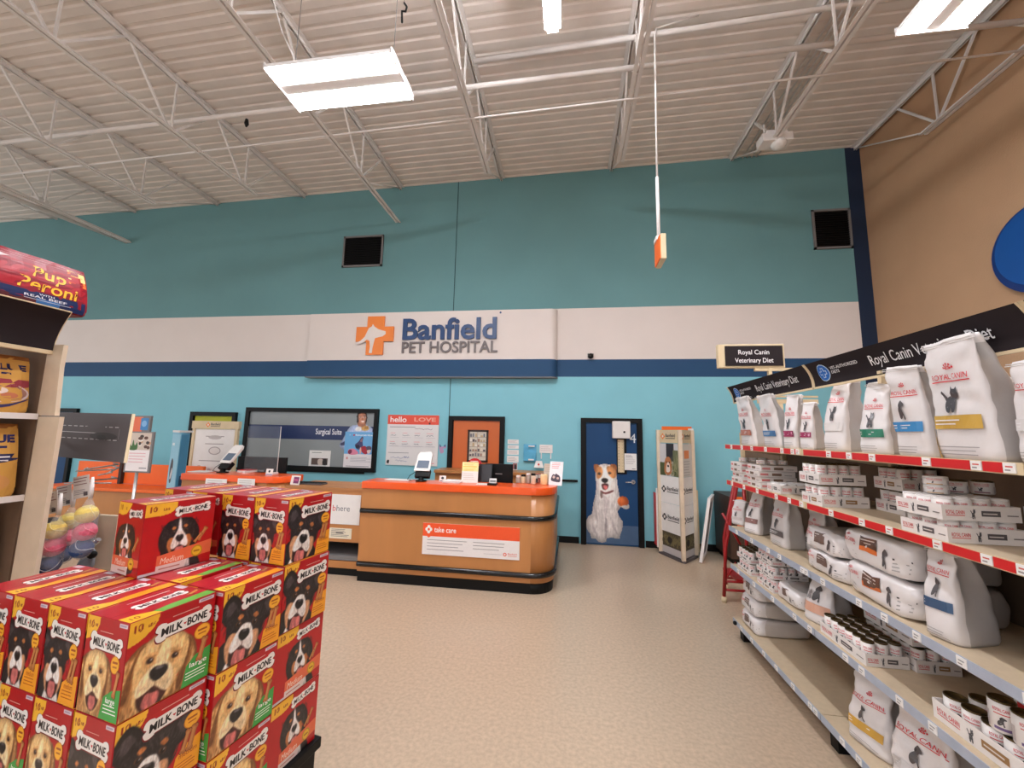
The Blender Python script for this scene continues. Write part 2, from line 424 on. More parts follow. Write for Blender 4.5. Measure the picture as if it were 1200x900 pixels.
# ------------------------------------------------------------------ roof joists
JN = ['far left in the photo, beside the dome fixture', 'that ends above the grey panel sign', 'left of the pipe elbow hook', 'just left of the square lit ceiling light',
      'whose lower chord reaches the wall', 'in the middle, left of the slim strip light', 'just left of the hanging pole',
      'beside the row of conduits, right of the hanging pole', 'along the top of the beige wall']
JX = [-11.6, -9.5, -7.44, -5.41, -3.31, -1.27, .786, 2.88, 4.86]
def bar(mb, p, q, w, mt='steel_white'):
    p, q = Vector(p), Vector(q); d = (q-p).normalized(); a = Vector((1, 0, 0)); c = d.cross(a).normalized(); h = w/2
    mb.prism([p+a*h+c*h, p-a*h+c*h, p-a*h-c*h, p+a*h-c*h], q-p, mt)
for i, x in enumerate(JX):
    zt = zc(x)-.005; zb = zt-.77
    t = thing('roof_joist', 'white open-web steel roof joist '+JN[i], 'roof joist', (x, YW, zt), group='roof joists')
    b = MB()                                                       # two angles back to back
    for sx in (-1, 1):
        b.box((x+sx*.012, YB+.2, zt-.008), (x+sx*.065, YW-.005, zt), 'steel_white'); b.box((x+sx*.012, YB+.2, zt-.06), (x+sx*.020, YW-.005, zt-.008), 'steel_white')
    b.build('top_chord', t)
    b = MB(); ye = 6.87 if i in (4, 1) else 5.68
    for sx in (-1, 1):
        b.box((x+sx*.012, YB+.2, zb), (x+sx*.055, ye, zb+.008), 'steel_white'); b.box((x+sx*.012, YB+.2, zb+.008), (x+sx*.020, ye, zb+.05), 'steel_white')
    b.build('bottom_chord', t)
    y = 5.45; k = 0
    while y > -2:
        b = MB()
        bar(b, (x, y, zb+.02), (x, y, zt-.03), .022)
        bar(b, (x-.008, y-.03, zb+.02), (x-.008, y-.60, zt-.03), .026); bar(b, (x+.008, y+.03, zb+.02), (x+.008, y+.60, zt-.03), .026)
        b.build('web', t)
        y -= 1.25; k += 1
    b = MB(); b.tube([(x, 5.66, zb+.02), (x, YW-.05, zt-.05)], .011, 'steel_white'); b.build('end_rod', t)

# pipes and conduits under the deck
def pipe(name, label, cat, path, r, hang=None, group=None, mt='steel_white'):
    b = MB(); b.tube(path, r, mt, 10)
    o = b.build(name); tag(o, label, cat, group)
    return o
pipe('sprinkler_pipe', 'white sprinkler pipe crossing the whole ceiling through the joist webs', 'pipe', [(XL, 4.50, 6.08), (XR-.02, 4.36, 6.26)], .032)
pipe('ceiling_pipe', 'flat white pipe running close under the corrugated roof deck', 'pipe', [(-1.2, 4.33, 6.50), (XR-.02, 4.20, 6.60)], .030)
pipe('bridging_rod', 'thin white bridging rod tied across the joist bottom chords', 'rod', [(XL, 4.80, 5.66), (-1.27, 4.56, 5.905), (XR-.02, 4.44, 5.99)], .013)
o = pipe('wall_duct', 'thick white round pipe ending at the upper teal wall on the far left', 'pipe', [(-9.62, 2.5, 5.55), (-9.62, YW-.01, 5.80)], .045)
for i in range(4):
    x = 3.06+i*.075
    pipe('conduit', ['innermost thin white conduit beside the joist right of the hanging pole', 'second thin white conduit from that joist', 'third thin white conduit from that joist', 'outermost thin white conduit of the four beside the joist'][i], 'conduit', [(x, YB+1, zc(x)-.03), (x, YW-.02, zc(x)-.03)], .011, group='conduits beside the joist')
pipe('looped_cable', 'thin white cable looping down from the deck above the square light', 'cable', [(-3.0, 3.1, 6.6), (-3.02, 3.12, 6.2), (-2.85, 3.1, 5.75), (-2.66, 3.06, 5.4), (-2.56, 3.02, 5.06)], .007, mt='white')
b = MB(); b.tube([(-1.62, 3.2, 6.64), (-1.62, 3.2, 6.0)], .003, 'grey', 6); b.tube([(-1.62, 3.2, 6.02), (-1.59, 3.2, 5.97), (-1.60, 3.2, 5.92), (-1.64, 3.2, 5.93), (-1.63, 3.2, 5.80)], .010, 'black', 6)
tag(b.build('hook_chain'), 'loose dark hook on a thin wire right of the square light', 'hook')
b = MB(); b.tube([(-4.55, 4.50, 6.17), (-4.55, 4.50, 6.10), (-4.53, 4.48, 6.04)], [.02, .03, .012], 'black', 8)
tag(b.build('sprinkler'), 'small dark sprinkler head under the white pipe on the left', 'sprinkler')

# ------------------------------------------------------------------ lights
def highbay(x, y, z, rot, label):
    t = thing('ceiling_light', label, 'ceiling light', (x, y, z), R(rot), 'high-bay ceiling lights')
    b = MB(); L, W = .60, .245
    b.prism([(-L, -W, 0), (-L, -W, .03), (-L, -.20, .075), (-L, -.06, .075), (-L, -.03, .02), (-L, .03, .02), (-L, .06, .075), (-L, .20, .075), (-L, W, .03), (-L, W, 0), (-L, .035, 0), (-L, -.035, 0)], (2*L, 0, 0), 'white')
    b.build('housing', t, world=False)
    for s in (-1, 1):
        b = MB(); b.box((-L+.015, s*.145-.09, -.003), (L-.015, s*.145+.09, -.001), 'lamp'); b.build('lamp_lens', t, world=False)
    for s in (-1, 1):
        b = MB(); b.box((s*L-.006, -W, -.02), (s*L+.006, W, .05), 'white'); b.build('end_plate', t, world=False)
    for s in (-1, 1):
        b = MB(); b.tube([(s*.5, 0, .05), (s*.5, 0, zc(x)-z)], .003, 'grey', 6); b.build('hanging_cable', t, world=False)
    return t
highbay(-2.10, 3.02, 5.0, 0, 'square two-panel lit ceiling light hanging at left of the photo')
highbay(2.81, 2.52, 5.0, 90, 'two-panel lit ceiling light at the top right near the beige wall')
for x, y, lb in ((-6.9, -.6, 'to the left of'), (-2.1, -3.4, 'straight behind'), (2.81, -3.2, 'behind and right of'), (-6.9, -3.6, 'far behind and left of'), (-11.5, 1.0, 'far to the left of')):
    highbay(x, y, 5.0, 0, 'lit two-panel ceiling light out of view '+lb+' the viewer')
t = thing('strip_light', 'slim single strip light hanging at the top middle', 'ceiling light', (-.17, 3.1, 6.1))
b = MB(); b.box((-.26, .7, 6.13), (-.08, 3.73, 6.19), 'white'); b.build('housing', t)
b = MB(); b.box((-.225, .72, 6.08), (-.115, 3.72, 6.128), 'lamp_strip'); b.build('lamp_tube', t)
for y in (1.6, 3.5):
    b = MB(); b.tube([(-.17, y, 6.19), (-.17, y, zc(-.17))], .004, 'grey', 6); b.build('hanging_rod', t)

# hanging pole with the little edge-on aisle sign
t = thing('aisle_sign', 'small orange sign box hanging on a long thin white pole', 'sign', (.98, 4.25, 3.65))
b = MB(); p0 = aty(767, 34, 4.25); p1 = aty(772, 282, 4.25)
b.tube([(p0.x+.5, 4.25, zc(1.5)-.04), (p0.x+.10, 4.25, p0.z+.02), (p0.x+.02, 4.25, p0.z), (p0.x, 4.25, p0.z-.12), (p1.x, 4.25, p1.z+.75)], .011, 'white'); b.tube([(p1.x, 4.25, p1.z+.75), (p1.x, 4.25, p1.z)], .019, 'white'); b.build('pole', t)
b = MB(); a = aty(768, 284, 4.25); c = aty(779, 312, 4.25)
b.box((a.x+.01, 4.05, c.z), (a.x+.065, 4.31, a.z), 'cream'); b.build('sign_box', t, bevel=.006)
b = MB(); b.box((a.x, 4.06, c.z+.01), (a.x+.010, 4.30, a.z-.01), 'orange_panel'); b.build('sign_face', t)
b = MB(); b.box((a.x-.01, 4.16, a.z-.01), (a.x+.085, 4.28, a.z+.03), 'white'); b.build('bracket', t)

def dome(x, y, z, label):
    t = thing('ceiling_fixture', label, 'dome fixture', (x, y, z), group='white dome fixtures')
    b = MB(); b.box((-.20, -.10, -.02), (.20, .10, .10), 'steel_white'); b.box((-.14, -.09, .10), (.14, .09, .15), 'steel_white'); b.build('mounting_box', t, world=False, bevel=.01)
    b = MB(); b.ball((.04, -.02, -.03), .10, 'white_plastic', 16, sz=.75); b.build('dome', t, world=False)
    for s in (-1, 1):
        b = MB(); b.tube([(s*.13, 0, .15), (s*.13, 0, .30)], .012, 'steel_white', 6); b.build('hanger', t, world=False)
    return t
p = aty(908, 168, 5.55); dome(p.x, 5.55, p.z, 'white dome fixture under the joist end near the right corner')
p = aty(42, 241, 5.75); dome(p.x, 5.75, p.z, 'white dome fixture under the joist at far left')

# ------------------------------------------------------------------ flat things on the back wall
def wall_frame(x0, y0, x1, y1): return aty(x0, y0, YW), aty(x1, y1, YW)
for (px, lab) in (((404, 278, 448, 312), 'dark square wall vent left of the centre seam on the upper teal wall'), ((950, 247, 999, 291), 'dark square wall vent beside the navy corner stripe')):
    p, q = wall_frame(*px); t = thing('wall_vent', lab, 'vent', ((p.x+q.x)/2, YW, q.z), group='dark vents on the upper wall')
    b = MB(); w = .035
    for a, c in (((p.x, q.z), (q.x, q.z+w)), ((p.x, p.z-w), (q.x, p.z)), ((p.x, q.z), (p.x+w, p.z)), ((q.x-w, q.z), (q.x, p.z))): b.box((a[0], YW-.03, a[1]), (c[0], YW, c[1]), 'grey')
    b.build('frame', t)
    b = MB(); n = 16; b.box((p.x+w, YW-.008, q.z+w), (q.x-w, YW-.003, p.z-w), 'black')
    for i in range(n):
        z = q.z+w+(p.z-q.z-2*w)*(i+.5)/n; b.prism([(p.x+w, YW-.026, z-.012), (p.x+w, YW-.024, z-.016), (p.x+w, YW-.006, z+.012), (p.x+w, YW-.008, z+.014)], (q.x-p.x-2*w, 0, 0), 'black')
    b.build('grille', t)
p = aty(692, 418, YW); b = MB(); b.box((p.x-.05, YW-.03, p.z-.02), (p.x+.05, YW, p.z+.05), 'black'); b.ball((p.x, YW-.06, p.z), .05, 'black_gloss', 14)
tag(b.build('security_camera'), 'small black dome camera on the blue band right of the big sign', 'camera')
b = MB(); n = 48; rr = .485; cyy, czz = 4.582, 3.859
b.prism([(XR, cyy+rr*math.cos(2*math.pi*k/n), czz+rr*math.sin(2*math.pi*k/n)) for k in range(n)], (-.055, 0, 0), 'blue_rim')
b.prism([(XR-.055, cyy-.01+(rr-.035)*math.cos(2*math.pi*k/n), czz+.03+(rr-.05)*math.sin(2*math.pi*k/n)) for k in range(n)], (-.008, 0, 0), 'blue_disc')
tag(b.build('round_sign'), 'large blue disc sign on the beige wall at the right edge', 'sign')

# the hospital fascia sign
p, q = aty(364.5, 369, YW-.14), aty(652.5, 441, YW-.14); FX0, FX1 = p.x, q.x; FZ0, FZ1, FZM = aty(500, 442.5, YW-.14).z, aty(520, 364.6, YW-.14).z, aty(500, 421.5, YW-.14).z
t = thing('fascia_sign', 'wide white and blue projecting fascia sign with orange cross logo', 'sign', ((FX0+FX1)/2, YW, FZ0))
def fascia(z0, z1, mt, nm, ex=0.0):
    b = MB(); pts = [(FX0-ex, YW, z0), (FX0-ex, YW-.14-ex, z0)]
    for k in range(7):
        a = math.pi/2*k/6; pts.append((FX1+ex-.12+.12*math.sin(a), YW-.14-ex+.12*(1-math.cos(a)), z0))
    pts.append((FX1+ex, YW, z0)); b.prism(pts, (0, 0, z1-z0), mt); return b.build(nm, t)
fascia(FZM, FZ1, 'paint_white', 'white_panel'); fascia(FZ0+.02, FZM-.001, 'paint_band', 'blue_panel'); fascia(FZ0, FZ0+.02, 'grey', 'lower_trim', .012)
def raised(art_fn, name, mt, depth, z):
    """letters and emblem cut from thick plastic"""
    A = Art(); art_fn(A); b = MB(); y0 = YW-.14
    for v, f, c in A.it:
        n = b.P([(a, y0-depth-z, d) for a, d in v]); n2 = b.P([(a, y0-z, d) for a, d in v]); ed = {}
        for fc in f:
            b.F([n+i for i in fc], mt)
            for i in range(len(fc)):
                e = (fc[i], fc[(i+1) % len(fc)]); ed[e] = ed.get(e, 0)+1
        for e in ed:
            if (e[1], e[0]) not in ed: b.F([n+e[1], n+e[0], n2+e[0], n2+e[1]], mt)
    return b.build(name, t)
mat('sign_orange', (238, 132, 52), 0.4); mat('sign_navy', (30, 64, 112), 0.35); mat('sign_grey', (112, 104, 104), 0.4)
YF = YW-.14
def WX(x, y): r = aty(x, y, YF); return r.x, r.z
def cross(A):
    x0, z0 = WX(417, 412); x1, z1 = WX(463, 372); w, h = x1-x0, z1-z0; c = .045
    xs = [x0, x0+w*.29, x0+w*.74, x1]; zs = [z0-.07, z0+h*.28, z0+h*.72, z1+.02]
    A.poly([(xs[1], zs[0]), (xs[2], zs[0]), (xs[2], zs[1]), (xs[3], zs[1]), (xs[3], zs[2]), (xs[2], zs[2]), (xs[2], zs[3]), (xs[1], zs[3]), (xs[1], zs[2]), (xs[0], zs[2]), (xs[0], zs[1]), (xs[1], zs[1])], None)
raised(cross, 'cross_emblem', 'sign_orange', .035, 0)
def dogmark(A):
    x0, z0 = WX(417, 412); x1, z1 = WX(463, 372); w, h = x1-x0, z1-z0
    A.poly([(x0+w*a, z0+h*bb) for a, bb in ((-.01, .24), (.13, .30), (.24, .42), (.29, .55), (.34, .68), (.42, .73), (.44, .80), (.49, .72), (.60, .64), (.72, .60), (.79, .58), (.80, .50), (.72, .43), (.60, .40), (.52, .38), (.50, .28), (.47, .10), (.46, -.06), (.38, -.06), (.40, .12), (.38, .30), (.30, .34), (.20, .24), (.08, .20))], None)
raised(dogmark, 'dog_head_emblem', 'paint_white', .004, .035)
x0, z0 = WX(472, 399.5); x1, _ = WX(582, 398); _, zt = WX(472, 372)
raised(lambda A: A.text('Banfield', x0, z0+.025, (zt-z0)*.86, None, bold=.022, width=x1-x0), 'name_letters', 'sign_navy', .035, 0)
raised(lambda A: A.ell(x1+.06, z0+.50, .018, .018, None, 12), 'registered_mark', 'sign_navy', .01, 0)
x0, z0 = WX(471, 415.5); x1, _ = WX(583, 414); _, zt = WX(471, 402)
raised(lambda A: A.text('PET HOSPITAL', x0, z0+.03, (zt-z0)*.95, None, bold=.014, width=x1-x0), 'hospital_letters', 'sign_grey', .03, 0)
# ------------------------------------------------------------------ doors and window of the back wall
def door(name, x0, x1, ztop, leaf_mt, fw=.075, z0=0.0):
    """black steel frame standing proud of the wall with the leaf set inside"""
    b = MB()
    b.box((x0, YW-.06, z0), (x0+fw, YW, ztop), 'black'); b.box((x1-fw, YW-.06, z0), (x1, YW, ztop), 'black'); b.box((x0+fw, YW-.06, ztop-fw), (x1-fw, YW, ztop), 'black')
    b.box((x0+fw, YW-.035, z0), (x0+fw+.015, YW, ztop-fw), 'black'); b.box((x1-fw-.015, YW-.035, z0), (x1-fw, YW, ztop-fw), 'black')
    fr = struct(b.build(name))
    b = MB(); b.box((x0+fw+.004, YW-.025, z0+.008), (x1-fw-.004, YW-.002, ztop-fw-.004), leaf_mt); lf = b.build('door_leaf', fr)
    return fr, lf
d4, leaf4 = door('door_1', .229, 1.245, 2.085, 'blue_door')
YD = YW-.027
def D(cx, cy): r = aty(680+cx/5.45, 480+cy/5.45, YD); return (r.x, r.z)
b = MB(); b.box((.312, YW-.0275, .03), (1.16, YW-.0252, D(100, 733)[1]), 'kick_plate'); b.build('kick_plate', d4)
A = Art(); W_ = (226, 218, 214); G_ = (190, 180, 180); G2 = (160, 150, 150)
P = lambda L: [D(*q) for q in L]
A.blob(P([(108, 470), (98, 545), (84, 600), (76, 665), (52, 685), (37, 725), (48, 770), (66, 795), (72, 822), (100, 826), (112, 842), (140, 850), (164, 842), (168, 822), (205, 820), (250, 826), (250, 806), (264, 765), (268, 720), (246, 686), (236, 655), (240, 632), (262, 622), (290, 634), (309, 626), (303, 606), (262, 596), (248, 560), (240, 505), (222, 470), (165, 450)]), W_, 3)
for q, c in (([(140, 540), (150, 600), (150, 680), (160, 700), (172, 640), (190, 560), (165, 560)], (206, 196, 194)), ([(72, 700), (80, 740), (105, 790), (112, 830), (100, 800), (80, 770)], G_), ([(160, 690), (156, 760), (162, 830), (170, 770), (168, 710)], G2), ([(215, 640), (205, 700), (225, 760), (240, 800), (222, 780), (200, 730)], G_), ([(85, 610), (105, 650), (112, 720), (100, 690)], (204, 194, 192)), ([(228, 640), (244, 610), (258, 612), (244, 640)], G_)): A.blob(P(q), c, 3)
A.streaks([D(random.uniform(95, 235), random.uniform(530, 800)) for _ in range(70)], (206, 198, 196), .06, .008, -1.5, .5)
A.streaks([D(random.uniform(95, 235), random.uniform(530, 800)) for _ in range(50)], (240, 235, 232), .06, .007, -1.6, .5)
A.blob(P([(112, 360), (150, 349), (200, 358), (226, 385), (230, 440), (236, 480), (214, 520), (170, 532), (130, 528), (106, 490), (99, 440), (100, 390)]), (234, 226, 220), 3)
for q in ([(84, 354), (104, 350), (120, 362), (112, 392), (98, 402), (88, 380)], [(196, 350), (226, 353), (232, 380), (226, 410), (206, 390), (192, 366)]): A.blob(P(q), (172, 104, 60), 3)
for q in ([(108, 370), (132, 366), (142, 392), (138, 420), (122, 440), (106, 440), (101, 405)], [(170, 364), (200, 366), (226, 392), (226, 430), (206, 440), (186, 424), (172, 396)]): A.blob(P(q), (204, 140, 86), 3)
A.blob(P([(138, 425), (150, 372), (160, 372), (172, 420), (190, 450), (192, 480), (156, 494), (124, 480), (122, 450)]), (240, 234, 228), 3)
for cx, cy in ((121, 410), (187, 406)):
    x, z = D(cx, cy); A.ell(x, z, .027, .022, (104, 62, 36)); A.ell(x, z, .019, .017, (30, 20, 18)); A.ell(x+.006, z+.006, .005, .005, (230, 230, 230), 8)
A.blob(P([(134, 446), (155, 438), (176, 446), (172, 462), (155, 470), (140, 462)]), (26, 24, 26), 3)
A.blob(P([(136, 478), (156, 472), (178, 478), (176, 500), (162, 514), (148, 512), (138, 498)]), (70, 34, 34), 3); A.blob(P([(146, 488), (158, 484), (172, 490), (168, 508), (156, 512)]), (206, 112, 110), 3)
A.blob(P([(130, 516), (160, 530), (206, 516), (206, 526), (162, 541), (132, 530)]), (104, 44, 44), 3); A.blob(P([(128, 530), (140, 528), (142, 560), (130, 566)]), (120, 100, 92), 3)
x, z = D(272, 588); A.ell(x, z, .088, .083, (214, 100, 40), 20); A.ell(x-.02, z+.02, .05, .045, (228, 118, 54), 14)
A.blob(P([(262, 618), (288, 612), (309, 622), (304, 634), (280, 634)]), (236, 230, 228), 3)
(xa, za), (xb, zb2) = D(30, 856), D(316, 344); rgb, pa = picture(A, 150, 268, xa, za, xb, zb2, 1, .07, .22, 4)
b = MB(); lay_picture(b, rgb, pa, 75, 134, lambda u, v, h: Vector((xa+u*(xb-xa), YD-h, za+v*(zb2-za))), 1.2e-3); b.build('dog_decal', d4)
A = Art(); x, z = D(316, 212); A.text('4', x, z, D(316, 153)[1]-z, (226, 232, 236)); b = MB(); A.emit(b, lambda a, c, h: Vector((a, YD-h, c)), 'print', eps=6e-5, base=1e-3); b.build('door_number', d4)
b = MB(); x, z = D(337, 462); b.prism([(x+.035*math.cos(k*math.pi/8), YW-.03, z+.035*math.sin(k*math.pi/8)) for k in range(16)], (0, -.02, 0), 'chrome'); b.tube([(x, YW-.05, z), (x, YW-.085, z), (x-.02, YW-.09, z), (x-.13, YW-.088, z-.004)], .011, 'chrome', 8); b.build('lever_handle', d4)
# box with measuring strip, and the notice on that door
p, q = aty(717.6, 493.5, YW-.12), aty(738.8, 514, YW-.12); t = thing('height_scale_box', 'white box with a ruler strip mounted on the blue door above the dog picture', 'box', ((p.x+q.x)/2, YW-.03, q.z))
b = MB(); b.box((p.x, YW-.14, q.z), (q.x, YW-.03, p.z), 'white_plastic'); b.build('housing', t, bevel=.012)
b = MB(); b.box(((p.x+q.x)/2+.03, YW-.146, q.z+.09), ((p.x+q.x)/2+.06, YW-.138, q.z+.12), 'black'); b.build('slot', t)
A = Art(); x0, z0 = D(240, 400); x1, z1 = D(277, 192); xa, za = D(234, 410); xb, zb2 = D(293, 185)
b = MB(); b.box((xa, YW-.045, za), (xb, YW-.028, zb2), 'black'); b.box((x0, YW-.055, z0), (x1, YW-.045, z1), 'cream')
for i in range(44): zz = z0+(z1-z0)*(i+.5)/44; A.rect(x1-(.035 if i % 4 == 0 else .018), zz, x1-.004, zz+.003, (90, 80, 70))
for i in range(11): A.rect(x0+.008, z0+(z1-z0)*(4*i+.6)/44, x0+.024, z0+(z1-z0)*(4*i+.6)/44+.012, (150, 138, 124))
A.emit(b, lambda a, c, h: Vector((a, YW-.055-h, c))); b.build('measuring_strip', t)
def paper(x0, y0, x1, y1, Y, name, label, cat, art=None, th=.003, mt='paper', group=None, col=None):
    """a sheet or board on a vertical surface at depth Y; art is drawn in a unit square"""
    p, q = aty(x0, y0, Y), aty(x1, y1, Y); b = MB(); b.box((p.x, Y-th, q.z), (q.x, Y, p.z), 'print' if col else mt, col)
    A = Art()
    if art: art(A)
    w, h = q.x-p.x, p.z-q.z
    A.emit(b, lambda a, c, e: Vector((p.x+a*w, Y-th-e, q.z+c*h)), 'print', eps=1e-4, base=6e-4)
    o = b.build(name); tag(o, label, cat, group); return o
GR = (120, 116, 120)
def notice(A): A.lines(.1, .7, .86, .07, 2, .025, GR); A.lines(.1, .9, .7, .08, 5, .02, (170, 166, 166)); A.rect(.6, .06, .9, .10, GR)
p, q = D(282, 280), D(361, 388); paper(680+282/5.45, 480+280/5.45, 680+361/5.45, 480+388/5.45, YW-.056, 'paper_notice', 'white notice sheet on the blue door right of the ruler strip', 'notice', notice)

# orange door
dx0, dx1 = aty(527, 487, YW).x, aty(592, 489, YW).x
d2, lf = door('door_2', dx0, dx1, 2.085, 'orange_door')
p, q = aty(548.5, 503.5, YD), aty(571.5, 542, YD)
b = MB(); w = .035
for a, c in (((p.x, q.z), (q.x, q.z+w)), ((p.x, p.z-w), (q.x, p.z)), ((p.x, q.z), (p.x+w, p.z)), ((q.x-w, q.z), (q.x, p.z))): b.box((a[0], YD-.012, a[1]), (c[0], YD+.001, c[1]), 'brown_dark')
b.build('window_frame', d2)
A = Art(); A.rect(0, 0, 1, 1, (214, 206, 190))
for i in range(5):
    A.rect(.0, .12+.17*i, 1, .135+.17*i, (150, 140, 126))
    for k in range(6): x = .02+.16*k; h = random.uniform(.05, .13); A.rect(x, .14+.17*i, x+random.uniform(.08, .14), .14+.17*i+h, random.choice([(120, 120, 128), (236, 230, 220), (196, 170, 130), (90, 84, 90), (226, 216, 200), (160, 120, 100)]))
A.rect(.46, 0, .49, 1, (168, 158, 146))
b = MB(); b.box((p.x+w, YD-.004, q.z+w), (q.x-w, YD, p.z-w), 'paper'); A.emit(b, lambda a, c, h: Vector((p.x+w+a*(q.x-p.x-2*w), YD-.004-h, q.z+w+c*(p.z-q.z-2*w))), 'print_gloss'); b.build('window_pane', d2)
# lime door partly hidden, navy door at far left
dx0, dx1 = aty(226.5, 481, YW).x, aty(279.5, 481, YW).x; door('door_3', dx0, dx1, 2.09, 'lime')
dx1 = aty(94, 480, YW).x; d5, lf = door('door_4', dx1-1.02, dx1, aty(75, 478.5, YW).z, 'blue_door')
A = Art(); x = dx1-.45
A.blob([(x-.35, .75), (x-.28, 1.0), (x-.12, 1.12), (x+.02, 1.0), (x+.06, .8), (x+.02, .4), (x-.3, .4)], (222, 222, 226), 3); A.blob([(x-.26, 1.0), (x-.1, 1.02), (x-.06, 1.25), (x-.16, 1.34), (x-.27, 1.2)], (212, 196, 180), 3)
b = MB(); A.emit(b, lambda a, c, h: Vector((a, YD-h, c)), 'print', base=1e-3); b.build('animal_decal', d5)

# surgical suite window
wx0, wz1 = aty(291.2, 477.5, YW).x, aty(291.2, 477.5, YW).z; wx1, wz0 = aty(440.5, 553, YW).x, aty(440.5, 553.5, YW).z; fw = .075
b = MB()
for a, c in (((wx0, wz0), (wx1, wz0+fw)), ((wx0, wz1-fw), (wx1, wz1)), ((wx0, wz0+fw), (wx0+fw, wz1-fw)), ((wx1-fw, wz0+fw), (wx1, wz1-fw))): b.box((a[0], YW-.06, a[1]), (c[0], YW, c[1]), 'black')
wf = struct(b.build('window_1'))
b = MB(); b.box((wx0+fw, YW-.02, wz0+fw), (wx1-fw, YW-.004, wz1-fw), 'frost')
zb0, zb1 = aty(330, 514, YW).z, aty(330, 498, YW).z
A = Art(); A.rect(wx0+fw, zb0, wx1-fw, zb1, (30, 46, 92))
xt, _ = (aty(370, 506, YW-.02).x, 0); xe = aty(400.5, 506, YW-.02).x; A.text('Surgical Suite', xt, zb0+.10, .105, (236, 236, 240), bold=.012, width=xe-xt)
A.emit(b, lambda a, c, h: Vector((a, YW-.02-h, c)), 'print_gloss'); b.build('frosted_pane', wf)
YP = YW-.028
def WC(cx, cy): r = aty(380+cx/9, 460+cy/9, YP); return (r.x, r.z)
P = lambda L: [WC(*q) for q in L]
A = Art()
A.blob(P([(330, 345), (290, 352), (255, 385), (225, 440), (190, 510), (165, 545), (180, 590), (220, 612), (250, 590), (300, 640), (470, 640), (500, 560), (510, 440), (500, 380), (460, 350), (420, 340)]), (176, 190, 224), 3)
A.blob(P([(232, 500), (205, 520), (168, 540), (180, 560), (232, 548)]), (60, 62, 96), 3); A.blob(P([(240, 440), (215, 490), (232, 500), (252, 455)]), (150, 166, 206), 3)
A.blob(P([(342, 290), (345, 235), (365, 205), (400, 195), (432, 210), (448, 250), (446, 290), (425, 345), (370, 345), (345, 320)]), (44, 30, 28), 3)
A.blob(P([(360, 310), (352, 350), (395, 372), (430, 350), (426, 310)]), (160, 104, 80), 3)
A.blob(P([(358, 250), (372, 222), (402, 214), (430, 228), (440, 262), (434, 300), (412, 332), (388, 334), (366, 308)]), (184, 124, 96), 3)
for cx in (382, 420): x, z = WC(cx, 264); A.ell(x, z, .022, .011, (250, 246, 242), 10); A.ell(x, z, .011, .011, (40, 24, 20), 8); A.rect(x-.025, z+.022, x+.025, z+.030, (50, 32, 26))
x, z = WC(401, 282); A.blob([(x-.014, z-.01), (x, z+.035), (x+.014, z-.01), (x, z-.016)], (164, 104, 80), 3)
A.blob(P([(384, 300), (402, 303), (420, 299), (412, 315), (394, 315)]), (246, 236, 230), 3); A.blob(P([(380, 298), (402, 302), (424, 297), (402, 304)]), (140, 60, 60), 3)
A.blob(P([(330, 375), (360, 360), (390, 372), (385, 402), (345, 405), (322, 400)]), (232, 228, 226), 3)
A.blob(P([(392, 372), (430, 352), (462, 364), (466, 392), (430, 404), (395, 398)]), (206, 156, 84), 3); A.blob(P([(420, 362), (432, 345), (444, 362)]), (180, 126, 60), 3); A.blob(P([(446, 362), (458, 350), (464, 372)]), (180, 126, 60), 3)
for cx, cy in ((430, 376), (448, 376)): x, z = WC(cx, cy); A.ell(x, z, .010, .010, (40, 24, 20), 8)
(xa, za), (xb, zb2) = WC(155, 650), WC(520, 190); rgb, pa = picture(A, 110, 138, xa, za, xb, zb2, 1, .05, .18, 6)
b = MB(); lay_picture(b, rgb, pa, 78, 98, lambda u, v, h: Vector((xa+u*(xb-xa), YP-h+.004, za+v*(zb2-za))), 5e-4); o = b.build('person_picture'); tag(o, 'printed picture of a smiling person in pale blue scrubs on the frosted window', 'picture')
x0, y0, x1, y1 = 380+225/9, 460+412/9, 380+523/9, 460+828/9
def poster(A):
    A.rect(0, .42, 1, 1, (112, 178, 226)); A.rect(0, 0, 1, .42, (238, 232, 234))
    A.text('#', .14, .90, .035, (250, 250, 250)); A.blob([(.26, .915), (.29, .935), (.32, .915), (.29, .885)], (230, 40, 60), 3); A.text('futuretribe', .34, .897, .045, (250, 250, 252), bold=.01, width=.55)
    A.blob([(.12, .46), (.16, .54), (.30, .56), (.42, .50), (.46, .43), (.30, .40), (.18, .41)], (226, 136, 164), 3); A.blob([(.13, .48), (.17, .53), (.25, .52), (.24, .44), (.16, .42)], (120, 44, 76), 3)
    A.blob([(.34, .66), (.44, .74), (.52, .84), (.56, .88), (.60, .85), (.58, .74), (.60, .62), (.50, .54), (.40, .56)], (70, 66, 110), 3); A.blob([(.50, .76), (.54, .82), (.58, .84), (.56, .74)], (150, 110, 120), 3); A.blob([(.36, .64), (.46, .66), (.50, .60), (.40, .57)], (30, 26, 50), 3)
    A.blob([(.54, .60), (.66, .64), (.74, .58), (.78, .50), (.72, .42), (.60, .46), (.54, .54)], (176, 44, 62), 3); A.blob([(.70, .60), (.80, .64), (.88, .60), (.86, .52), (.76, .52)], (96, 80, 100), 3); A.blob([(.74, .52), (.86, .54), (.84, .46), (.78, .44)], (226, 200, 196), 3); A.blob([(.50, .54), (.54, .60), (.56, .48), (.52, .42)], (220, 180, 170), 3)
    A.rect(.08, .28, .14, .34, (226, 160, 160)); A.lines(.22, .92, .33, .035, 4, .010, (170, 168, 176)); A.lines(.08, .9, .10, .04, 2, .012, (120, 120, 130))
paper(x0, y0, x1, y1, YP-.004, 'window_poster', 'tall blue and white poster at the right of the frosted window', 'poster', poster)
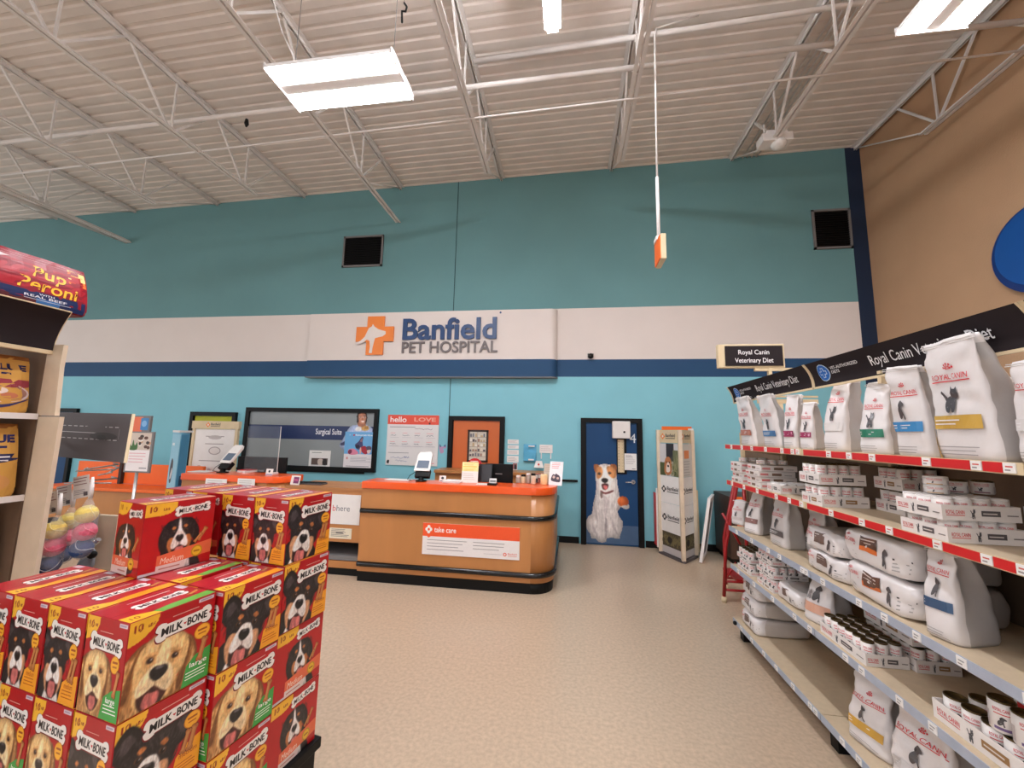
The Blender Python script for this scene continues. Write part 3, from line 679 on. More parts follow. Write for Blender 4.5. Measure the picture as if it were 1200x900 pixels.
def photo_note(A): A.lines(.12, .6, .86, .07, 1, .03, (120, 130, 120)); A.rect(.12, .18, .88, .56, (96, 78, 72)); A.blob([(.45, .2), (.42, .45), (.55, .54), (.66, .46), (.64, .2)], (206, 190, 180), 3); A.blob([(.66, .2), (.66, .48), (.8, .52), (.86, .2)], (40, 34, 36), 3); A.lines(.12, .9, .12, .05, 2, .02, (180, 176, 176))
paper(363, 527.5, 386.3, 549, YP-.002, 'window_notice', 'small white notice with a dark photo low on the frosted window', 'notice', photo_note)

# hello board
def squig(A, x, y, w, h, c, n=14):
    """a stroke of illegible handwriting"""
    p = (x, y)
    for i in range(1, n+1):
        q_ = (x+w*i/n, y+h*random.uniform(-.5, .5)); A.line(p, q_, .006, c); p = q_
def hello(A):
    A.rect(0, .81, 1, 1, (232, 84, 62)); A.text('hello', .05, .855, .11, (250, 244, 240), bold=.012, width=.32); A.text('LOVE', .52, .875, .075, (240, 170, 150), bold=.03, width=.42)
    A.poly([(.80, .84), (.82, .81), (.84, .83), (.83, .86)], (30, 24, 24)); A.lines(.05, .55, .75, .025, 1, .012, (150, 140, 146), 0)
    squig(A, .54, .72, .34, .030, (110, 60, 100))
    for r in range(2):
        for k in range(4):
            x = .07+.235*k; y = .63-.17*r; A.rect(x, y, x+.14*random.uniform(.6, 1), y+.008, (240, 150, 150)); squig(A, x, y-.04, random.uniform(.08, .14), .02, (80, 80, 110)); A.rect(x, y-.085, x+.17, y-.08, (190, 186, 190))
    A.lines(.05, .95, .37, .03, 1, .004, (180, 176, 180), 0); A.lines(.05, .45, .24, .02, 1, .010, (150, 146, 150), 0)
    squig(A, .10, .15, .3, .03, (120, 130, 170)); squig(A, .20, .09, .22, .03, (120, 130, 170)); squig(A, .36, .16, .1, .04, (120, 130, 170)); A.blob([(.03, .05), (.05, .10), (.08, .09), (.07, .03)], (40, 38, 40), 3); A.rect(.82, .05, .95, .06, (230, 120, 120))
o = paper(455.5, 486, 512.5, 546.5, YW-.004, 'hello_board', 'white message board with a red hello header beside the window', 'board', hello, th=.018, mt='white')
A = Art()
p = aty(518.5, 525, YW); A.blob([(-.05, .06), (0, .02), (.05, .06), (.06, .0), (.01, -.01), (.03, -.06), (-.02, -.09), (-.05, -.03), (-.06, .02)], (190, 150, 186), 3); A.blob([(-.05, .06), (-.02, .03), (-.04, .01)], (60, 120, 150), 3); A.blob([(.02, .03), (.05, .06), (.05, .02)], (70, 110, 150), 3)
b = MB(); A.emit(b, lambda a, c, h: Vector((p.x+a*1.1, YW-.001-h, p.z+c*1.1)), base=.002); tag(b.build('butterfly_sticker'), 'small lilac sticker on the wall beside the orange door', 'sticker')
p = aty(516, 553, YW); b = MB(); b.box((p.x-.035, YW-.012, p.z-.06), (p.x+.035, YW, p.z+.06), 'grey'); b.box((p.x-.018, YW-.016, p.z-.03), (p.x+.018, YW-.012, p.z+.03), 'black'); tag(b.build('wall_outlet'), 'small grey outlet plate on the wall left of the orange door', 'outlet')
NT = [(595, 515, 607.8, 520.5, 'topmost white paper strip right of the orange door'), (595, 521.5, 607.8, 526, 'second white paper strip from the top right of the orange door'), (594.5, 527, 607.8, 533, 'third white paper strip from the top right of the orange door'), (594.3, 534, 607.6, 542, 'lowest white paper strip right of the orange door')]
for x0, y0, x1, y1, lb in NT: paper(x0, y0, x1, y1, YW, 'paper_note', lb, 'note', lambda A: A.lines(.1, .9, .7, .22, 3, .06, (170, 166, 166)), group='paper strips beside the orange door')
paper(601, 542.3, 606.2, 553, YW-.001, 'photo_print', 'small photo print pinned under the paper strips', 'photo', lambda A: (A.rect(.05, .3, .95, .95, (150, 100, 100)), A.blob([(.4, .3), (.35, .7), (.6, .85), (.8, .6), (.75, .3)], (40, 32, 36), 3)))
# pocket holder, cards
p, q = aty(613.5, 520.5, YW-.03), aty(628.3, 541, YW-.03); t = thing('brochure_pocket', 'blue acrylic pocket holder on the teal wall above the counter', 'holder', ((p.x+q.x)/2, YW, q.z))
mat('blue_pocket', (96, 178, 214), 0.2, var=.05, scale=9)
b = MB(); b.box((p.x, YW-.01, q.z), (q.x, YW-.002, p.z), 'blue_pocket'); b.build('back_plate', t, bevel=.003)
b = MB(); b.box((p.x+.01, YW-.05, q.z), (q.x-.01, YW-.042, q.z+(p.z-q.z)*.55), 'blue_pocket'); b.box((p.x+.01, YW-.05, q.z), (q.x-.01, YW-.01, q.z+.008), 'blue_pocket'); b.build('front_pocket', t)
b = MB(); b.box((p.x+.09, YW-.055, p.z-.04), (q.x-.03, YW-.012, p.z-.02), 'white'); b.box((p.x+.09, YW-.055, q.z+.02), (q.x-.04, YW-.051, q.z+.045), 'white'); b.build('label_strip', t)
p, q = aty(632.4, 521, YW), aty(647.5, 531, YW); t = thing('hanging_card', 'white card hung on two strings right of the blue pocket holder', 'card', ((p.x+q.x)/2, YW, q.z))
b = MB(); b.box((p.x, YW-.012, q.z), (q.x, YW-.004, p.z), 'paper'); A = Art(); A.lines(p.x+.02, q.x-.02, p.z-.04, .03, 3, .006, (190, 180, 180)); A.emit(b, lambda a, c, h: Vector((a, YW-.012-h, c))); b.build('card', t)
for x in (p.x+.03, q.x-.03):
    b = MB(); b.box((x-.008, YW-.008, q.z-.10), (x+.008, YW-.003, q.z), 'white'); b.build('string', t)
p, q = aty(626, 540, YW-.05), aty(637, 548, YW-.05); b = MB(); w = (q.x-p.x)/2
b.prism([(p.x, YW-.10, q.z), (q.x, YW-.10, q.z), (q.x-.03, YW-.03, p.z), (p.x+.03, YW-.03, p.z)], (0, .01, 0), 'paper'); b.prism([(p.x, YW-.005, q.z), (q.x, YW-.005, q.z), (q.x-.03, YW-.02, p.z), (p.x+.03, YW-.02, p.z)], (0, -.008, 0), 'paper')
A = Art(); A.ell((p.x+q.x)/2, (p.z+q.z)/2, .018, .018, (206, 70, 60)); A.emit(b, lambda a, c, h: Vector((a, YW-.095-h, c)), base=.02); tag(b.build('tent_card'), 'small folded white card with a red mark on the wall ledge', 'card')
# ------------------------------------------------------------------ reception counters
CX0, CX1, CY0, CYB, CR = -2.50, -.15, 4.65, 6.35, .26
def ell_path(off, x0=CX0, x1=CX1, y0=CY0, yb=CYB, r=CR, mirror=False, ye=None):
    q = [(x0, y0+off)]; rr = max(.02, r-off)
    for k in range(9):
        a = math.pi/2*k/8; q.append((x1-off-rr+rr*math.sin(a), y0+off+rr*(1-math.cos(a))))
    q.append((x1-off, yb)); return q
def shell(mb, o1, o2, z0, z1, mt, **k):
    a, c = ell_path(o1, **k), ell_path(o2, **k); n = len(a)
    for i in range(n-1):
        P0 = [(a[i][0], a[i][1]), (a[i+1][0], a[i+1][1]), (c[i+1][0], c[i+1][1]), (c[i][0], c[i][1])]
        m0 = mb.P([(x, y, z0) for x, y in P0]); m1 = mb.P([(x, y, z1) for x, y in P0])
        s = 0 < i < n-2
        mb.F([m0, m0+1, m1+1, m1], mt, None, s); mb.F([m0+2, m0+3, m1+3, m1+2], mt, None, s); mb.F([m1, m1+1, m1+2, m1+3], mt); mb.F([m0+3, m0+2, m0+1, m0], mt)
        if i == 0: mb.F([m0+3, m0, m1, m1+3], mt)
        if i == n-2: mb.F([m0+1, m0+2, m1+2, m1+1], mt)
cnt = thing('reception_counter', 'curved wooden reception counter with orange top and black bumper rails', 'counter', (-1.3, 4.65, 0))
b = MB(); shell(b, 0, .10, .12, 1.09, 'wood'); b.build('body', cnt)
b = MB(); shell(b, .015, .08, 0, .12, 'black'); b.build('kick_base', cnt)
b = MB(); shell(b, -.025, .36, 1.09, 1.175, 'orange_top'); b.build('counter_top', cnt, bevel=.008)
for z in (.825, .205):
    b = MB()
    prev = None
    for off, dz in ((.004, -.028), (-.022, -.024), (-.032, 0), (-.022, .024), (.004, .028)):
        row = b.P([(x, y, z+dz) for x, y in ell_path(off)])
        if prev is not None:
            for i in range(len(ell_path(0))-1): b.F([prev+i, prev+i+1, row+i+1, row+i], 'black_gloss', None, True)
        prev = row
    b.build('bumper_rail', cnt)
b = MB(); b.box((CX0+.02, CY0+.12, .70), (CX1-.14, CY0+.85, .74), 'wood_edge'); b.box((CX1-.85, CY0+.85, .70), (CX1-.14, CYB-.02, .74), 'wood_edge'); b.box((CX0, CY0+.10, 0), (CX0+.03, CY0+.85, 1.08), 'wood'); b.build('inner_desk', cnt)
# low link section with the open shelf
LX0, LX1, LY = -3.63, -2.53, 4.78
low = thing('counter_link', 'low wooden counter section with an open shelf between the two orange counters', 'counter', (-3.1, LY, 0))
b = MB(); b.box((LX0, LY, .40), (LX1, LY+.03, 1.035), 'wood'); b.box((LX0, LY, .09), (LX1, LY+.03, .175), 'wood'); b.box((LX0, LY+.55, .09), (LX1, LY+.58, 1.03), 'brown_dark'); b.build('front_panel', low)
b = MB(); b.box((LX0, LY-.005, .185), (LX1, LY+.55, .235), 'grey'); b.build('shelf', low)
b = MB(); b.box((LX0, LY+.02, 0), (LX1, LY+.5, .09), 'black'); b.build('kick_base', low)
b = MB(); b.box((LX0, LY-.012, 1.03), (LX1, LY+.60, 1.06), 'wood_edge'); b.build('top', low)
# second orange counter
C2 = dict(x0=-5.15, x1=-3.66, y0=4.74, yb=5.12, r=.22)
c2 = thing('side_counter', 'smaller wooden counter with orange top behind the dog biscuit boxes', 'counter', (-4.4, 4.74, 0))
b = MB(); shell(b, 0, .10, .12, 1.085, 'wood', **C2); b.box((C2['x0']+.001, 4.842, .12), (C2['x0']+.1, 5.12, 1.085), 'wood'); b.build('body', c2)
b = MB(); shell(b, .015, .08, 0, .12, 'black', **C2); b.build('kick_base', c2)
b = MB(); shell(b, -.025, .40, 1.085, 1.17, 'orange_top', **C2); b.build('counter_top', c2, bevel=.008)
b = MB(); b.box((C2['x0']+.1, 4.85, .70), (C2['x1']-.11, 5.6, .74), 'wood_edge'); b.build('inner_desk', c2)
# orange half-wall counter at far left
oc = thing('orange_bench', 'bright orange bench counter with tall back panels at the far left wall', 'counter', (-6.9, 5.5, 0))
DX = aty(143, 562, 5.95).x
b = MB(); b.box((-8.6, 5.95, .79), (DX-.03, 6.0, 1.15), 'orange_panel'); b.build('back_panel', oc, bevel=.006)
b = MB(); b.box((DX+.03, 5.95, .791), (-6.08, 6.0, 1.13), 'orange_panel'); b.build('back_panel', oc, bevel=.006)
b = MB(); b.box((DX-.028, 5.90, .791), (DX+.028, 6.0, 1.16), 'brown_dark'); b.build('divider', oc)
b = MB(); b.box((-8.6, 5.45, .745), (-6.08, 5.95, .79), 'orange_panel'); b.build('top', oc, bevel=.006)
b = MB(); b.box((-8.55, 5.5, .10), (-6.13, 5.95, .745), 'wood'); b.box((-8.5, 5.54, 0), (-6.18, 5.95, .10), 'black'); b.build('base', oc)

# signs on the counter fronts
def take(A):
    A.rect(0, .58, 1, 1, (244, 88, 40)); A.rect(0, 0, 1, .58, (238, 232, 230))
    for a, c in ((.062, .80),): 
        for k in range(4): A.ell(a+.020*math.cos(k*math.pi/2), c+.075*math.sin(k*math.pi/2), .017, .062, (250, 246, 242), 12)
        A.ell(a, c, .020, .075, (250, 246, 242), 12); A.ell(a, c, .012, .045, (244, 88, 40), 10)
    A.text('take care', .12, .72, .17, (252, 246, 242), bold=.01, width=.23); A.poly([(.045, .58), (.085, .58), (.065, .53)], (244, 88, 40))
    for i in range(4): A.rect(.05, .46-.10*i, .05+.42*random.uniform(.7, 1), .475-.10*i, (120, 116, 118))
    for i in range(3): A.rect(.53, .46-.10*i, .53+.44*random.uniform(.6, 1), .475-.10*i, (120, 116, 118))
    A.ell(.855, .15, .018, .055, (228, 90, 60), 12); A.ell(.855, .15, .009, .028, (238, 232, 230), 10); A.text('Banfield', .885, .145, .055, (228, 100, 80), width=.09); A.rect(.885, .10, .975, .115, (228, 140, 120)); A.rect(.64, .13, .82, .14, (180, 176, 178))
p0 = (496.3, 612.5); o = paper(496.3, 612.3, 608.6, 656.5, CY0-.001, 'take_care_sign', 'orange and white take care sign on the wooden counter front', 'sign', take, th=.006, mt='white')
def bhere(A): A.text('b', .26, .44, .20, (214, 80, 80), width=.085); A.text('here', .365, .44, .20, (110, 112, 122), width=.36)
p0 = None
o = paper(380.5, 578.5, 421, 615.5, LY-.001, 'bhere_sign', 'square white bhere sign on the low counter section', 'sign', bhere, th=.006)
def formnote(A): A.lines(.15, .9, .85, .13, 6, .05, (130, 126, 120)); A.rect(.35, .52, .65, .60, (90, 86, 84))
paper(384.5, 618, 411.5, 632, LY-.001, 'counter_notice', 'small cream notice under the white bhere sign', 'notice', formnote, th=.003, col=(236, 228, 206))
for (x0, x1, lb) in ((241.5, 265, 'left white sheet hanging on the front of the smaller counter'), (279, 298, 'right white sheet hanging on the front of the smaller counter')):
    paper(x0, 560.5, x1, 573, C2['y0']-.03, 'counter_sheet', lb, 'sheet', lambda A: A.lines(.1, .9, .75, .2, 3, .05, (180, 176, 172)), group='sheets on the smaller counter')

# card terminals
def terminal(x, y, z, rz, label, k=1.0):
    t = thing('card_terminal', label, 'card reader', (x, y, z), R(rz), 'customer tablets on the counters')
    b = MB(); b.lathe([(.062*k, 0), (.062*k, .012), (.03*k, .02), (.024*k, .05*k)], (0, 0, 0), 'black', 16); b.build('stand', t, world=False)
    M = Matrix.Translation((0, .01, .075*k)) @ Matrix.Rotation(R(-38), 4, 'X')
    b = MB(); b.T = M; b.box((-.075*k, -.012, -.035*k), (.095*k, .045, .06*k), 'black'); b.build('reader_body', t, world=False, bevel=.008)
    b = MB(); b.T = M; w = .085*k; h = .25*k
    b.prism([(-w, -.030, .035*k), (w, -.030, .035*k), (w, -.030, .035*k+h*.86), (w*.72, -.030, .035*k+h), (-w*.72, -.030, .035*k+h), (-w, -.030, .035*k+h*.86)], (0, .024, 0), 'white_plastic'); b.build('tablet', t, world=False, bevel=.006)
    b = MB(); b.T = M; b.box((-w*.78, -.033, .065*k), (w*.78, -.029, .065*k+.10*k), 'screen_on'); b.build('screen', t, world=False)
    b = MB(); b.tube([(-.07*k, .02, .10*k), (-.13*k, .0, .06*k), (-.15*k, -.02, .02), (-.12*k, .02, .006)], .004, 'black', 6); b.build('cable', t, world=False)
    return t
ZC = 1.176
p = aty(493.5, 562, 4.83); terminal(p.x, 4.83, ZC, 6, 'white customer tablet on a black stand on the main counter', 1.12)
p = aty(261, 553, 4.93); terminal(p.x, 4.93, 1.171, -12, 'white customer tablet on a black stand on the smaller counter', 1.18)
# monitors
def monitor(x, y, z, w, h, rz, label, th=.03, zt=0):
    t = thing('computer_monitor', label, 'monitor', (x, y, zt), R(rz))
    b = MB(); b.box((-w/2, -th/2, z), (w/2, th/2, z+h), 'black'); b.build('casing', t, world=False, bevel=.006)
    b = MB(); b.box((-w*.47, th/2, z+h*.07), (w*.47, th/2+.003, z+h*.95), 'screen'); b.build('screen', t, world=False)
    b = MB(); b.box((-.03, -.01, zt+.01-zt), (.03, .03, z+.12), 'black'); b.box((-.11, -.08, 0), (.11, .10, .012), 'black'); b.build('stand', t, world=False)
    b = MB(); b.box((-.045, -th/2-.002, z+h*.55), (.045, -th/2, z+h*.60), 'grey'); b.build('badge', t, world=False)
    return t
p, q = aty(569, 543, 5.15), aty(600.8, 566, 5.15)
monitor((p.x+q.x)/2, 5.15, p.z-.30-.741, q.x-p.x, .30, 0, 'black computer monitor seen from behind on the main counter', zt=.741)
p, q = aty(280, 534.5, 5.25), aty(333.5, 575, 5.25)
monitor((p.x+q.x)/2, 5.25, q.z-.741, q.x-p.x, p.z-q.z, 0, 'black computer monitor on the smaller counter behind the clear shield', zt=.741)
# clear shield on the smaller counter
p, q = aty(291, 499, 5.0), aty(324.5, 554.5, 5.0); t = thing('acrylic_shield', 'clear acrylic sneeze shield standing on the smaller counter', 'shield', ((p.x+q.x)/2, 5.0, 1.171))
b = MB(); b.box((p.x, 4.998, 1.19), (q.x, 5.004, p.z), 'acrylic'); b.build('sheet', t)
b = MB(); b.box((p.x+.02, 4.96, 1.1705), (p.x+.06, 5.05, 1.195), 'white'); b.box((q.x-.06, 4.96, 1.1705), (q.x-.02, 5.05, 1.195), 'white'); b.box((q.x-.004, 4.997, 1.19), (q.x, 5.005, p.z), 'white_plastic'); b.build('foot', t)
def standee(x, y, z, w, h, rz, name, label, cat, art, col=(236, 232, 226), lean=-12, th=.004, group=None, leg=True):
    """upright card: folded leaflet or counter card"""
    t = thing(name, label, cat, (x, y, z), R(rz), group); M = Matrix.Rotation(R(lean), 4, 'X')
    b = MB(); b.T = M; b.box((-w/2, -th/2, 0), (w/2, th/2, h), 'print', col); A = Art(); art(A)
    A.emit(b, lambda a, c, e: Vector((-w/2+a*w, -th/2-e, c*h)), 'print_gloss'); b.build('card_face', t, world=False)
    if leg:
        b = MB(); d = h*math.sin(R(-lean)); b.prism([(-w*.2, d*.9, h*.8), (w*.2, d*.9, h*.8), (w*.2, d*2+.02, 0), (-w*.2, d*2+.02, 0)], (0, .003, 0), 'paper'); b.build('support', t, world=False)
    return t
def yellow_card(A): A.rect(0, .55, 1, 1, (244, 226, 150)); A.rect(.05, .75, .9, .80, (244, 196, 90)); A.lines(.1, .9, .92, .07, 2, .02, (200, 170, 90)); A.lines(.1, .9, .66, .05, 3, .02, (240, 190, 80)); A.lines(.1, .9, .42, .09, 4, .02, (200, 190, 180))
p = aty(550, 567, 4.86); standee(p.x, 4.86, ZC, .205, .255, 4, 'leaflet_card', 'yellow and white card propped up left of the black monitor', 'card', yellow_card)
p = aty(566, 567, 4.98); standee(p.x+.02, 4.99, ZC, .17, .225, 0, 'dark_tablet', 'dark tablet leaning beside the yellow card on the main counter', 'tablet', lambda A: A.rect(.05, .05, .95, .95, (34, 30, 34)), col=(20, 20, 22), th=.012)
def redcap(x, y, z):
    t = thing('donation_dome', 'red half-round card standing behind the yellow card on the main counter', 'card', (x, y, z))
    b = MB(); r = .10; b.prism([(r*math.cos(math.pi*k/16), 0, .19+r*math.sin(math.pi*k/16)) for k in range(17)], (0, .012, 0), 'red')
    A = Art(); A.lines(-.055, .055, .245, .024, 3, .010, (240, 220, 210)); A.emit(b, lambda a, c, h: Vector((a, -h, c))); b.build('round_top', t, world=False)
    b = MB(); b.box((-.07, 0, 0), (.07, .01, .19), 'black'); b.box((-.09, -.04, 0), (.09, .05, .012), 'black'); b.build('holder', t, world=False)
p = aty(554, 567, 4.99); redcap(p.x, 5.06, ZC)
# small things along the main counter top
p = aty(518.5, 562, 4.86); standee(p.x, 4.86, ZC, .085, .075, 0, 'name_plate', 'tiny white plate with a dark badge right of the tablet', 'plate', lambda A: (A.ell(.5, .6, .22, .2, (60, 60, 66)), A.rect(.1, .05, .9, .2, (120, 110, 130))), lean=-10)
def sheets(x0, x1, y, d, z, label, n=3, h=.004, red=False):
    t = thing('paper_stack', label, 'papers', ((x0+x1)/2, y, z)); w = x1-x0
    for i in range(n):
        b = MB(); M = Matrix.Translation((0, 0, i*h+.0005)) @ Matrix.Rotation(R(random.uniform(-4, 4)), 4, 'Z'); b.T = M
        b.box((-w/2, -d/2, 0), (w/2, d/2, h*.85), 'red' if red and i == n-1 else 'paper'); b.build('sheet', t, world=False)
    return t
p, q = aty(521, 566, 4.85), aty(541, 566, 4.85); sheets(p.x, q.x, 4.86, .20, ZC, 'stack of white papers on the main counter left of the yellow card', 4, .006)
p, q = aty(453, 561, 4.85), aty(482, 561, 4.85); sheets(p.x, q.x, 4.86, .14, ZC, 'flat white sheets left of the tablet on the main counter', 2)
p, q = aty(560, 568, 4.8), aty(573, 568, 4.8); sheets(p.x, q.x, 4.76, .12, ZC, 'white slips in front of the dark tablet', 2)
t = thing('signature_pad', 'small dark signature pad on white slips before the monitor', 'pad', (aty(577, 568, 4.75).x, 4.75, ZC))
b = MB(); b.box((-.055, -.05, .0005), (.055, .05, .02), 'black'); b.build('base', t, world=False, bevel=.004)
b = MB(); b.T = Matrix.Translation((0, .02, .02)) @ Matrix.Rotation(R(-25), 4, 'X'); b.box((-.043, -.004, 0), (.043, .004, .055), 'white'); b.box((-.036, -.006, .008), (.036, -.003, .035), 'grey'); b.build('display', t, world=False)
def jar(x, y, r, h, mt, label, name='counter_jar', cat='jar', lid=None):
    t = thing(name, label, cat, (x, y, ZC)); b = MB(); b.lathe([(r*.92, .0005), (r, .01), (r, h*.85), (r*.9, h), (r*.8, h)], (0, 0, 0), mt, 16); b.build('body', t, world=False)
    if lid: b = MB(); b.lathe([(r*.95, h), (r*.95, h+.02), (r*.7, h+.025)], (0, 0, 0), lid, 16); b.build('lid', t, world=False)
    return t
mat('cream_light', (246, 214, 160), .4); mat('stone', (170, 160, 148), .6, var=.15, scale=30)
p = aty(637.5, 566, 4.98); jar(p.x, 4.98, .045, .125, 'cream_light', 'pale yellow cup at the right end of the orange counter top', 'counter_cup', 'cup')
XI = [(607, .030, .07, 'stone', 'small grey jar just right of the monitor'), (613, .031, .085, 'cream', 'beige jar, second right of the monitor'), (619, .031, .10, 'stone', 'tall grey jar in the middle of the counter clutter'), (625, .030, .105, 'cream_metal', 'tall pale jar with a dark band near the yellow cup')]
for px, r, h, mt, lb in XI: p = aty(px, 566, 5.0); jar(p.x, 5.0+random.uniform(-.03, .03), r, h, mt, lb, lid='white' if mt == 'stone' else 'black')
for k, (px, c, lb) in enumerate(((627, (80, 64, 60), 'dark leaflet leaning by the jars'), (631.5, (150, 70, 60), 'reddish leaflet leaning by the yellow cup'))):
    p = aty(px, 566, 5.12); standee(p.x, 5.12+.07*k, ZC, .07, .11, -30, 'leaflet', lb, 'leaflet', lambda A: A.rect(.1, .5, .9, .9, (200, 190, 180)), col=c, lean=-14, group='leaflets near the yellow cup')
def vetcard(A): A.rect(0, 0, 1, 1, (236, 232, 234)); A.lines(.15, .8, .92, .07, 4, .025, (226, 150, 150)); A.blob([(.2, .18), (.18, .34), (.3, .46), (.44, .44), (.5, .5), (.6, .46), (.75, .42), (.85, .3), (.8, .14)], (64, 54, 70), 3); A.ell(.36, .34, .1, .06, (196, 170, 160)); A.ell(.66, .3, .1, .05, (190, 160, 150)); A.rect(0, 0, 1, .1, (240, 236, 238))
p = aty(650.5, 566, 4.94); standee(p.x, 4.94, ZC, .17, .29, -16, 'counter_card', 'tall white card with an animal photo at the right end of the counter', 'card', vetcard, lean=-14)
p = aty(641, 566, 5.05); standee(p.x, 5.08, ZC, .10, .25, -10, 'beige_card', 'narrow beige card behind the tall white card', 'card', lambda A: A.lines(.1, .9, .9, .1, 4, .03, (190, 170, 150)), col=(204, 188, 170), lean=-12)
p, q = aty(601, 556, 6.1), aty(641, 563, 6.1)
t = thing('back_desk', 'tan wooden desk ledge against the wall behind the main counter', 'desk', ((p.x+q.x)/2, 6.3, 0)); b = MB(); b.box((-2.2, 6.42, p.z-.05), (-.30, YW-.03, p.z), 'wood'); b.build('top', t)
b = MB(); b.box((-2.2, 6.48, 0), (-.32, YW-.05, p.z-.05), 'wood'); b.build('cabinet', t)
# things on the smaller counter
p, q = aty(274, 555, 5.0), aty(289, 555, 5.0); sheets(p.x+.02, q.x, 5.11, .16, 1.171, 'stack of papers with a red folder on top on the smaller counter', 5, .007, red=True)
p, q = aty(222, 556, 4.9), aty(243, 556, 4.9); sheets(p.x, q.x, 4.95, .18, 1.171, 'flat white sheets at the left end of the smaller counter', 2)
p = aty(315, 556, 4.85); standee(p.x, 4.85, 1.171, .10, .085, 0, 'name_plate', 'small white plate in front of the clear shield', 'plate', lambda A: (A.ell(.5, .62, .16, .2, (40, 40, 50)), A.rect(0, .05, 1, .2, (120, 110, 160))), lean=-10)
p = aty(344.5, 575, 4.86); standee(p.x, 4.86, 1.061, .15, .12, -10, 'picture_card', 'small white card with a purple picture on the low counter section', 'card', lambda A: (A.rect(.3, .15, .9, .85, (120, 40, 100)), A.rect(.35, .45, .8, .6, (206, 90, 130))), lean=-10)
p = aty(362, 573, 4.95); t = thing('keyboard', 'dark keyboard lying on the low counter section', 'keyboard', (p.x, 4.98, 1.061)); b = MB(); b.box((-.20, -.07, 0), (.20, .07, .02), 'grey_dark'); b.build('case', t, world=False, bevel=.004)
b = MB()
for r in range(4):
    for k in range(12): b.box((-.19+.032*k, -.06+.031*r, .02), (-.19+.032*k+.026, -.06+.031*r+.025, .027), 'black')
b.build('keys', t, world=False)

# ------------------------------------------------------------------ displays beyond the counters
def BF(A, x, y, k, c=(70, 66, 68), oc=(236, 132, 62), bare=False):
    """small cross emblem with the hospital name"""
    for a in range(4): A.ell(x+.30*k*math.cos(a*math.pi/2), y+.30*k*math.sin(a*math.pi/2), .24*k, .24*k, oc, 12)
    A.ell(x, y, .30*k, .30*k, oc, 12)
    A.ell(x, y, .22*k, .22*k, (236, 226, 216), 10)
    A.text('Banfield', x+.75*k, y-.10*k, .55*k, c, bold=.02, width=2.5*k); A.rect(x+.75*k, y-.42*k, x+3.2*k, y-.30*k, c)
# cream framed banner stand behind the smaller counter
YS = 6.12; p, q = aty(227.5, 493, YS), aty(281, 503, YS)
t = thing('banner_stand', 'cream framed display stand with an orange cross header behind the smaller counter', 'display stand', ((p.x+q.x)/2, YS, 0)); w = (q.x-p.x)/2; X0 = (p.x+q.x)/2
b = MB(); b.box((p.x, YS-.03, q.z), (q.x, YS+.03, p.z), 'cream'); A = Art(); BF(A, X0-.14, (p.z+q.z)/2, .075); A.emit(b, lambda a, c, h: Vector((a, YS-.03-h, c))); b.build('header', t)
for s in (-1, 1):
    b = MB(); b.box((X0+s*(w-.04)-.025, YS-.025, .03), (X0+s*(w-.04)+.025, YS+.025, q.z), 'cream'); b.build('post', t)
b = MB(); b.box((X0-w+.06, YS-.006, .5), (X0+w-.06, YS+.006, q.z-.005), 'paper'); A = Art()
for yy, ww in ((.14, .20), (.27, .2), (.56, .3)): A.rect(X0-ww*.9, q.z-yy, X0+ww*.9, q.z-yy+.012, (150, 140, 140))
A.ell(X0+.02, q.z-.38, .12, .07, (170, 160, 160)); A.ell(X0+.02, q.z-.38, .10, .055, (226, 220, 216)); A.ell(X0, q.z-.15, .13, .035, (190, 182, 180)); A.ell(X0-.25, q.z-.85, .10, .22, (214, 190, 176)); A.ell(X0+.2, q.z-.9, .12, .2, (220, 160, 110)); A.ell(X0-.05, q.z-.8, .06, .12, (200, 196, 200))
A.emit(b, lambda a, c, h: Vector((a, YS-.006-h, c))); b.build('panel', t)
b = MB(); b.box((X0-w, YS-.15, 0), (X0+w, YS+.15, .03), 'cream'); b.build('base', t)
# pale blue three-sided brochure tower
p = aty(205, 505, 5.42); q = aty(222, 505, 5.40); m_ = aty(213, 505, 5.24)
t = thing('brochure_tower', 'tall pale blue three-sided display tower beside the lime door', 'display tower', (m_.x, 5.45, 0))
zt = p.z; a0, a1, a2 = (p.x-.03, 5.42, 0), (m_.x, 5.24, 0), (q.x+.02, 5.40, 0)
mat('tower_blue', (120, 186, 214), .35, var=.03); mat('tower_side', (70, 138, 176), .35, var=.03)
b = MB(); b.prism([a0, a1, a2], (0, 0, zt-.02), 'tower_blue'); b.build('body', t)
r_ = (Vector(a1)-Vector(a0)); L = r_.length
A = Art(); A.rect(.02, .02, L-.01, .62, (228, 226, 230)); A.rect(.02, .62, L-.01, zt-.05, (150, 204, 226)); A.blob([(.10, .95), (.07, 1.15), (.12, 1.3), (.19, 1.26), (.2, 1.1), (.17, .95)], (40, 40, 52), 3); A.blob([(.10, 1.0), (.16, 1.16), (.19, 1.1), (.15, 1.0)], (220, 214, 214), 3); A.rect(.06, 1.50, .16, 1.54, (228, 238, 242)); A.lines(.05, L-.05, .5, .06, 6, .015, (180, 178, 186))
b = MB(); A.emit(b, plane(a0, r_.normalized(), (0, 0, 1)), base=2e-3); b.build('front_graphic', t)
r2 = Vector(a2)-Vector(a1); A = Art(); A.rect(.01, .02, r2.length-.01, zt-.05, (76, 142, 180)); A.rect(.05, .9, .12, 1.05, (40, 60, 90)); b = MB(); A.emit(b, plane(a1, r2.normalized(), (0, 0, 1)), base=2e-3); b.build('side_graphic', t)
b = MB(); b.prism([(a0[0]-.03, a0[1]+.02, zt-.02), (a1[0], a1[1]-.03, zt-.02), (a2[0]+.03, a2[1]+.02, zt-.02)], (0, 0, .03), 'white'); b.build('cap', t)
